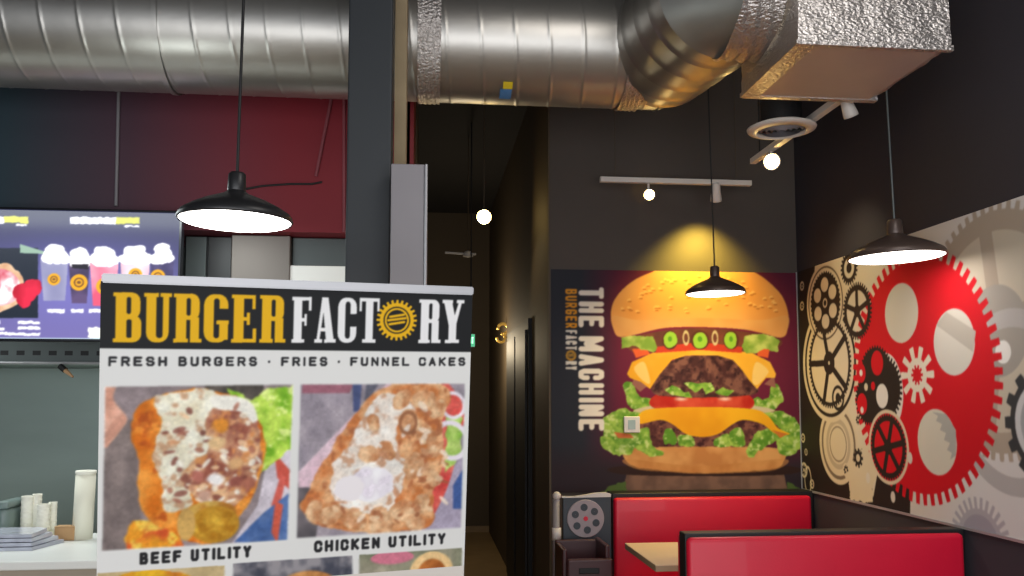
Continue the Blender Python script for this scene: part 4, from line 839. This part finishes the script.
obj('tub_body', B(-r*1.2, r*.95, -.06, .12, 0, h*.82, .025), M['tub'], t, True); obj('lid', B(-r*1.25, r, -.065, .125, h*.8, h, .012), M['tub'], t, True)
# plastic wrapped flat stack
a = on(-14, 550); b = on(32, 551); c = on(68, 541)
t = thing('wrapped_tray_stack', 'flat stack of silvery trays in clear wrap on the counter', 'trays', (b.x-.1, b.y, zc))
for i in range(4):
    k = .012*i; bm = bmesh.new(); pts = [(a.x-.2, b.y+k), (b.x-k*.5, b.y+k), (c.x-k*2, c.y-.04), (c.x-.12, c.y+.0), (a.x-.2, c.y+.0)]
    z0 = zc+.001+i*.016; v0 = [bm.verts.new((x, y, z0)) for x, y in pts]; v1 = [bm.verts.new((x-.004, y+.004, z0+.013)) for x, y in pts]
    bm.faces.new(v0[::-1]); bm.faces.new(v1)
    for j in range(5): bm.faces.new((v0[j], v0[(j+1) % 5], v1[(j+1) % 5], v1[j]))
    child(obj('tray', bm, M['plastic']), t)
# ------------------------------------------------------------------ light
def area(name, loc, aim, sx_, sy_, e, col=(1, 1, 1), spread=None):
    l = bpy.data.lights.new(name, 'AREA'); l.shape = 'RECTANGLE'; l.size = sx_; l.size_y = sy_; l.energy = e; l.color = col
    if spread: l.spread = R(spread)
    o = bpy.data.objects.new(name, l); COL.objects.link(o); o.location = loc; o.rotation_euler = (Vector(aim)-Vector(loc)).to_track_quat('-Z', 'Y').to_euler(); return o
def spotl(name, loc, aim, e, ang, blend, col, rad_=.03):
    l = bpy.data.lights.new(name, 'SPOT'); l.energy = e; l.spot_size = R(ang); l.spot_blend = blend; l.color = col; l.shadow_soft_size = rad_
    o = bpy.data.objects.new(name, l); COL.objects.link(o); o.location = loc; o.rotation_euler = (Vector(aim)-Vector(loc)).to_track_quat('-Z', 'Y').to_euler(); return o
area('shop_window_light', (0, -1.4, 1.5), (.2, 5, 1.5), 5.5, 1.9, 118, (.97, .98, 1))
area('kitchen_area_fill', (-2.2, 4.4, 2.55), (-2.2, 4.6, 0), 2.4, .3, 34, (.93, 1, .98))  # added area light for counter and steel, no fixture there
area('side_area_light', (1.3, 1.5, 3.6), (1.5, 3.5, 1.0), 1.2, 1.2, 25, (1, .95, .9))  # overhead area light aimed towards the booths, no fixture modelled
spotl('wall_spot_beam', SP1+Vector((-.02, .05, -.02)), (SP1.x-.02, WY, SP1.z-.85), 120, 100, 1, (1, .72, .1))
spotl('wall_spot_beam', Vector((xm, 4.5, 2.86)), (WX, 4.6, 2.2), 16, 75, 1, (1, .84, .5))
spotl('hall_spot_beam', at(484, 217, Y=6.4)+Vector((0, -.1, -.08)), (.7, 5.6, 1.3), 6, 110, 1, (1, .8, .45))
def pointl(name, loc, e, col, r=.08):
    l = bpy.data.lights.new(name, 'POINT'); l.energy = e; l.color = col; l.shadow_soft_size = r; o = bpy.data.objects.new(name, l); COL.objects.link(o); o.location = loc
pointl('hall_fill', (.4, 8.3, 2.1), 22, (1, .82, .55)); pointl('back_room_light', (1.4, 3.9, 3.4), 12, (1, .9, .8), .2)  # the hall point light is an added fill for the dark hallway
pointl('kitchen_point_fill', (-1.4, 3.2, 2.3), 9, (.9, 1, 1), .2)  # unseen point light added to brighten the kitchen steel
w = bpy.data.worlds.new('world'); sc.world = w; w.use_nodes = True; w.node_tree.nodes['Background'].inputs[0].default_value = (.75, .8, .9, 1); w.node_tree.nodes['Background'].inputs[1].default_value = .6
sc.view_settings.view_transform = 'Standard'; sc.view_settings.look = 'None'
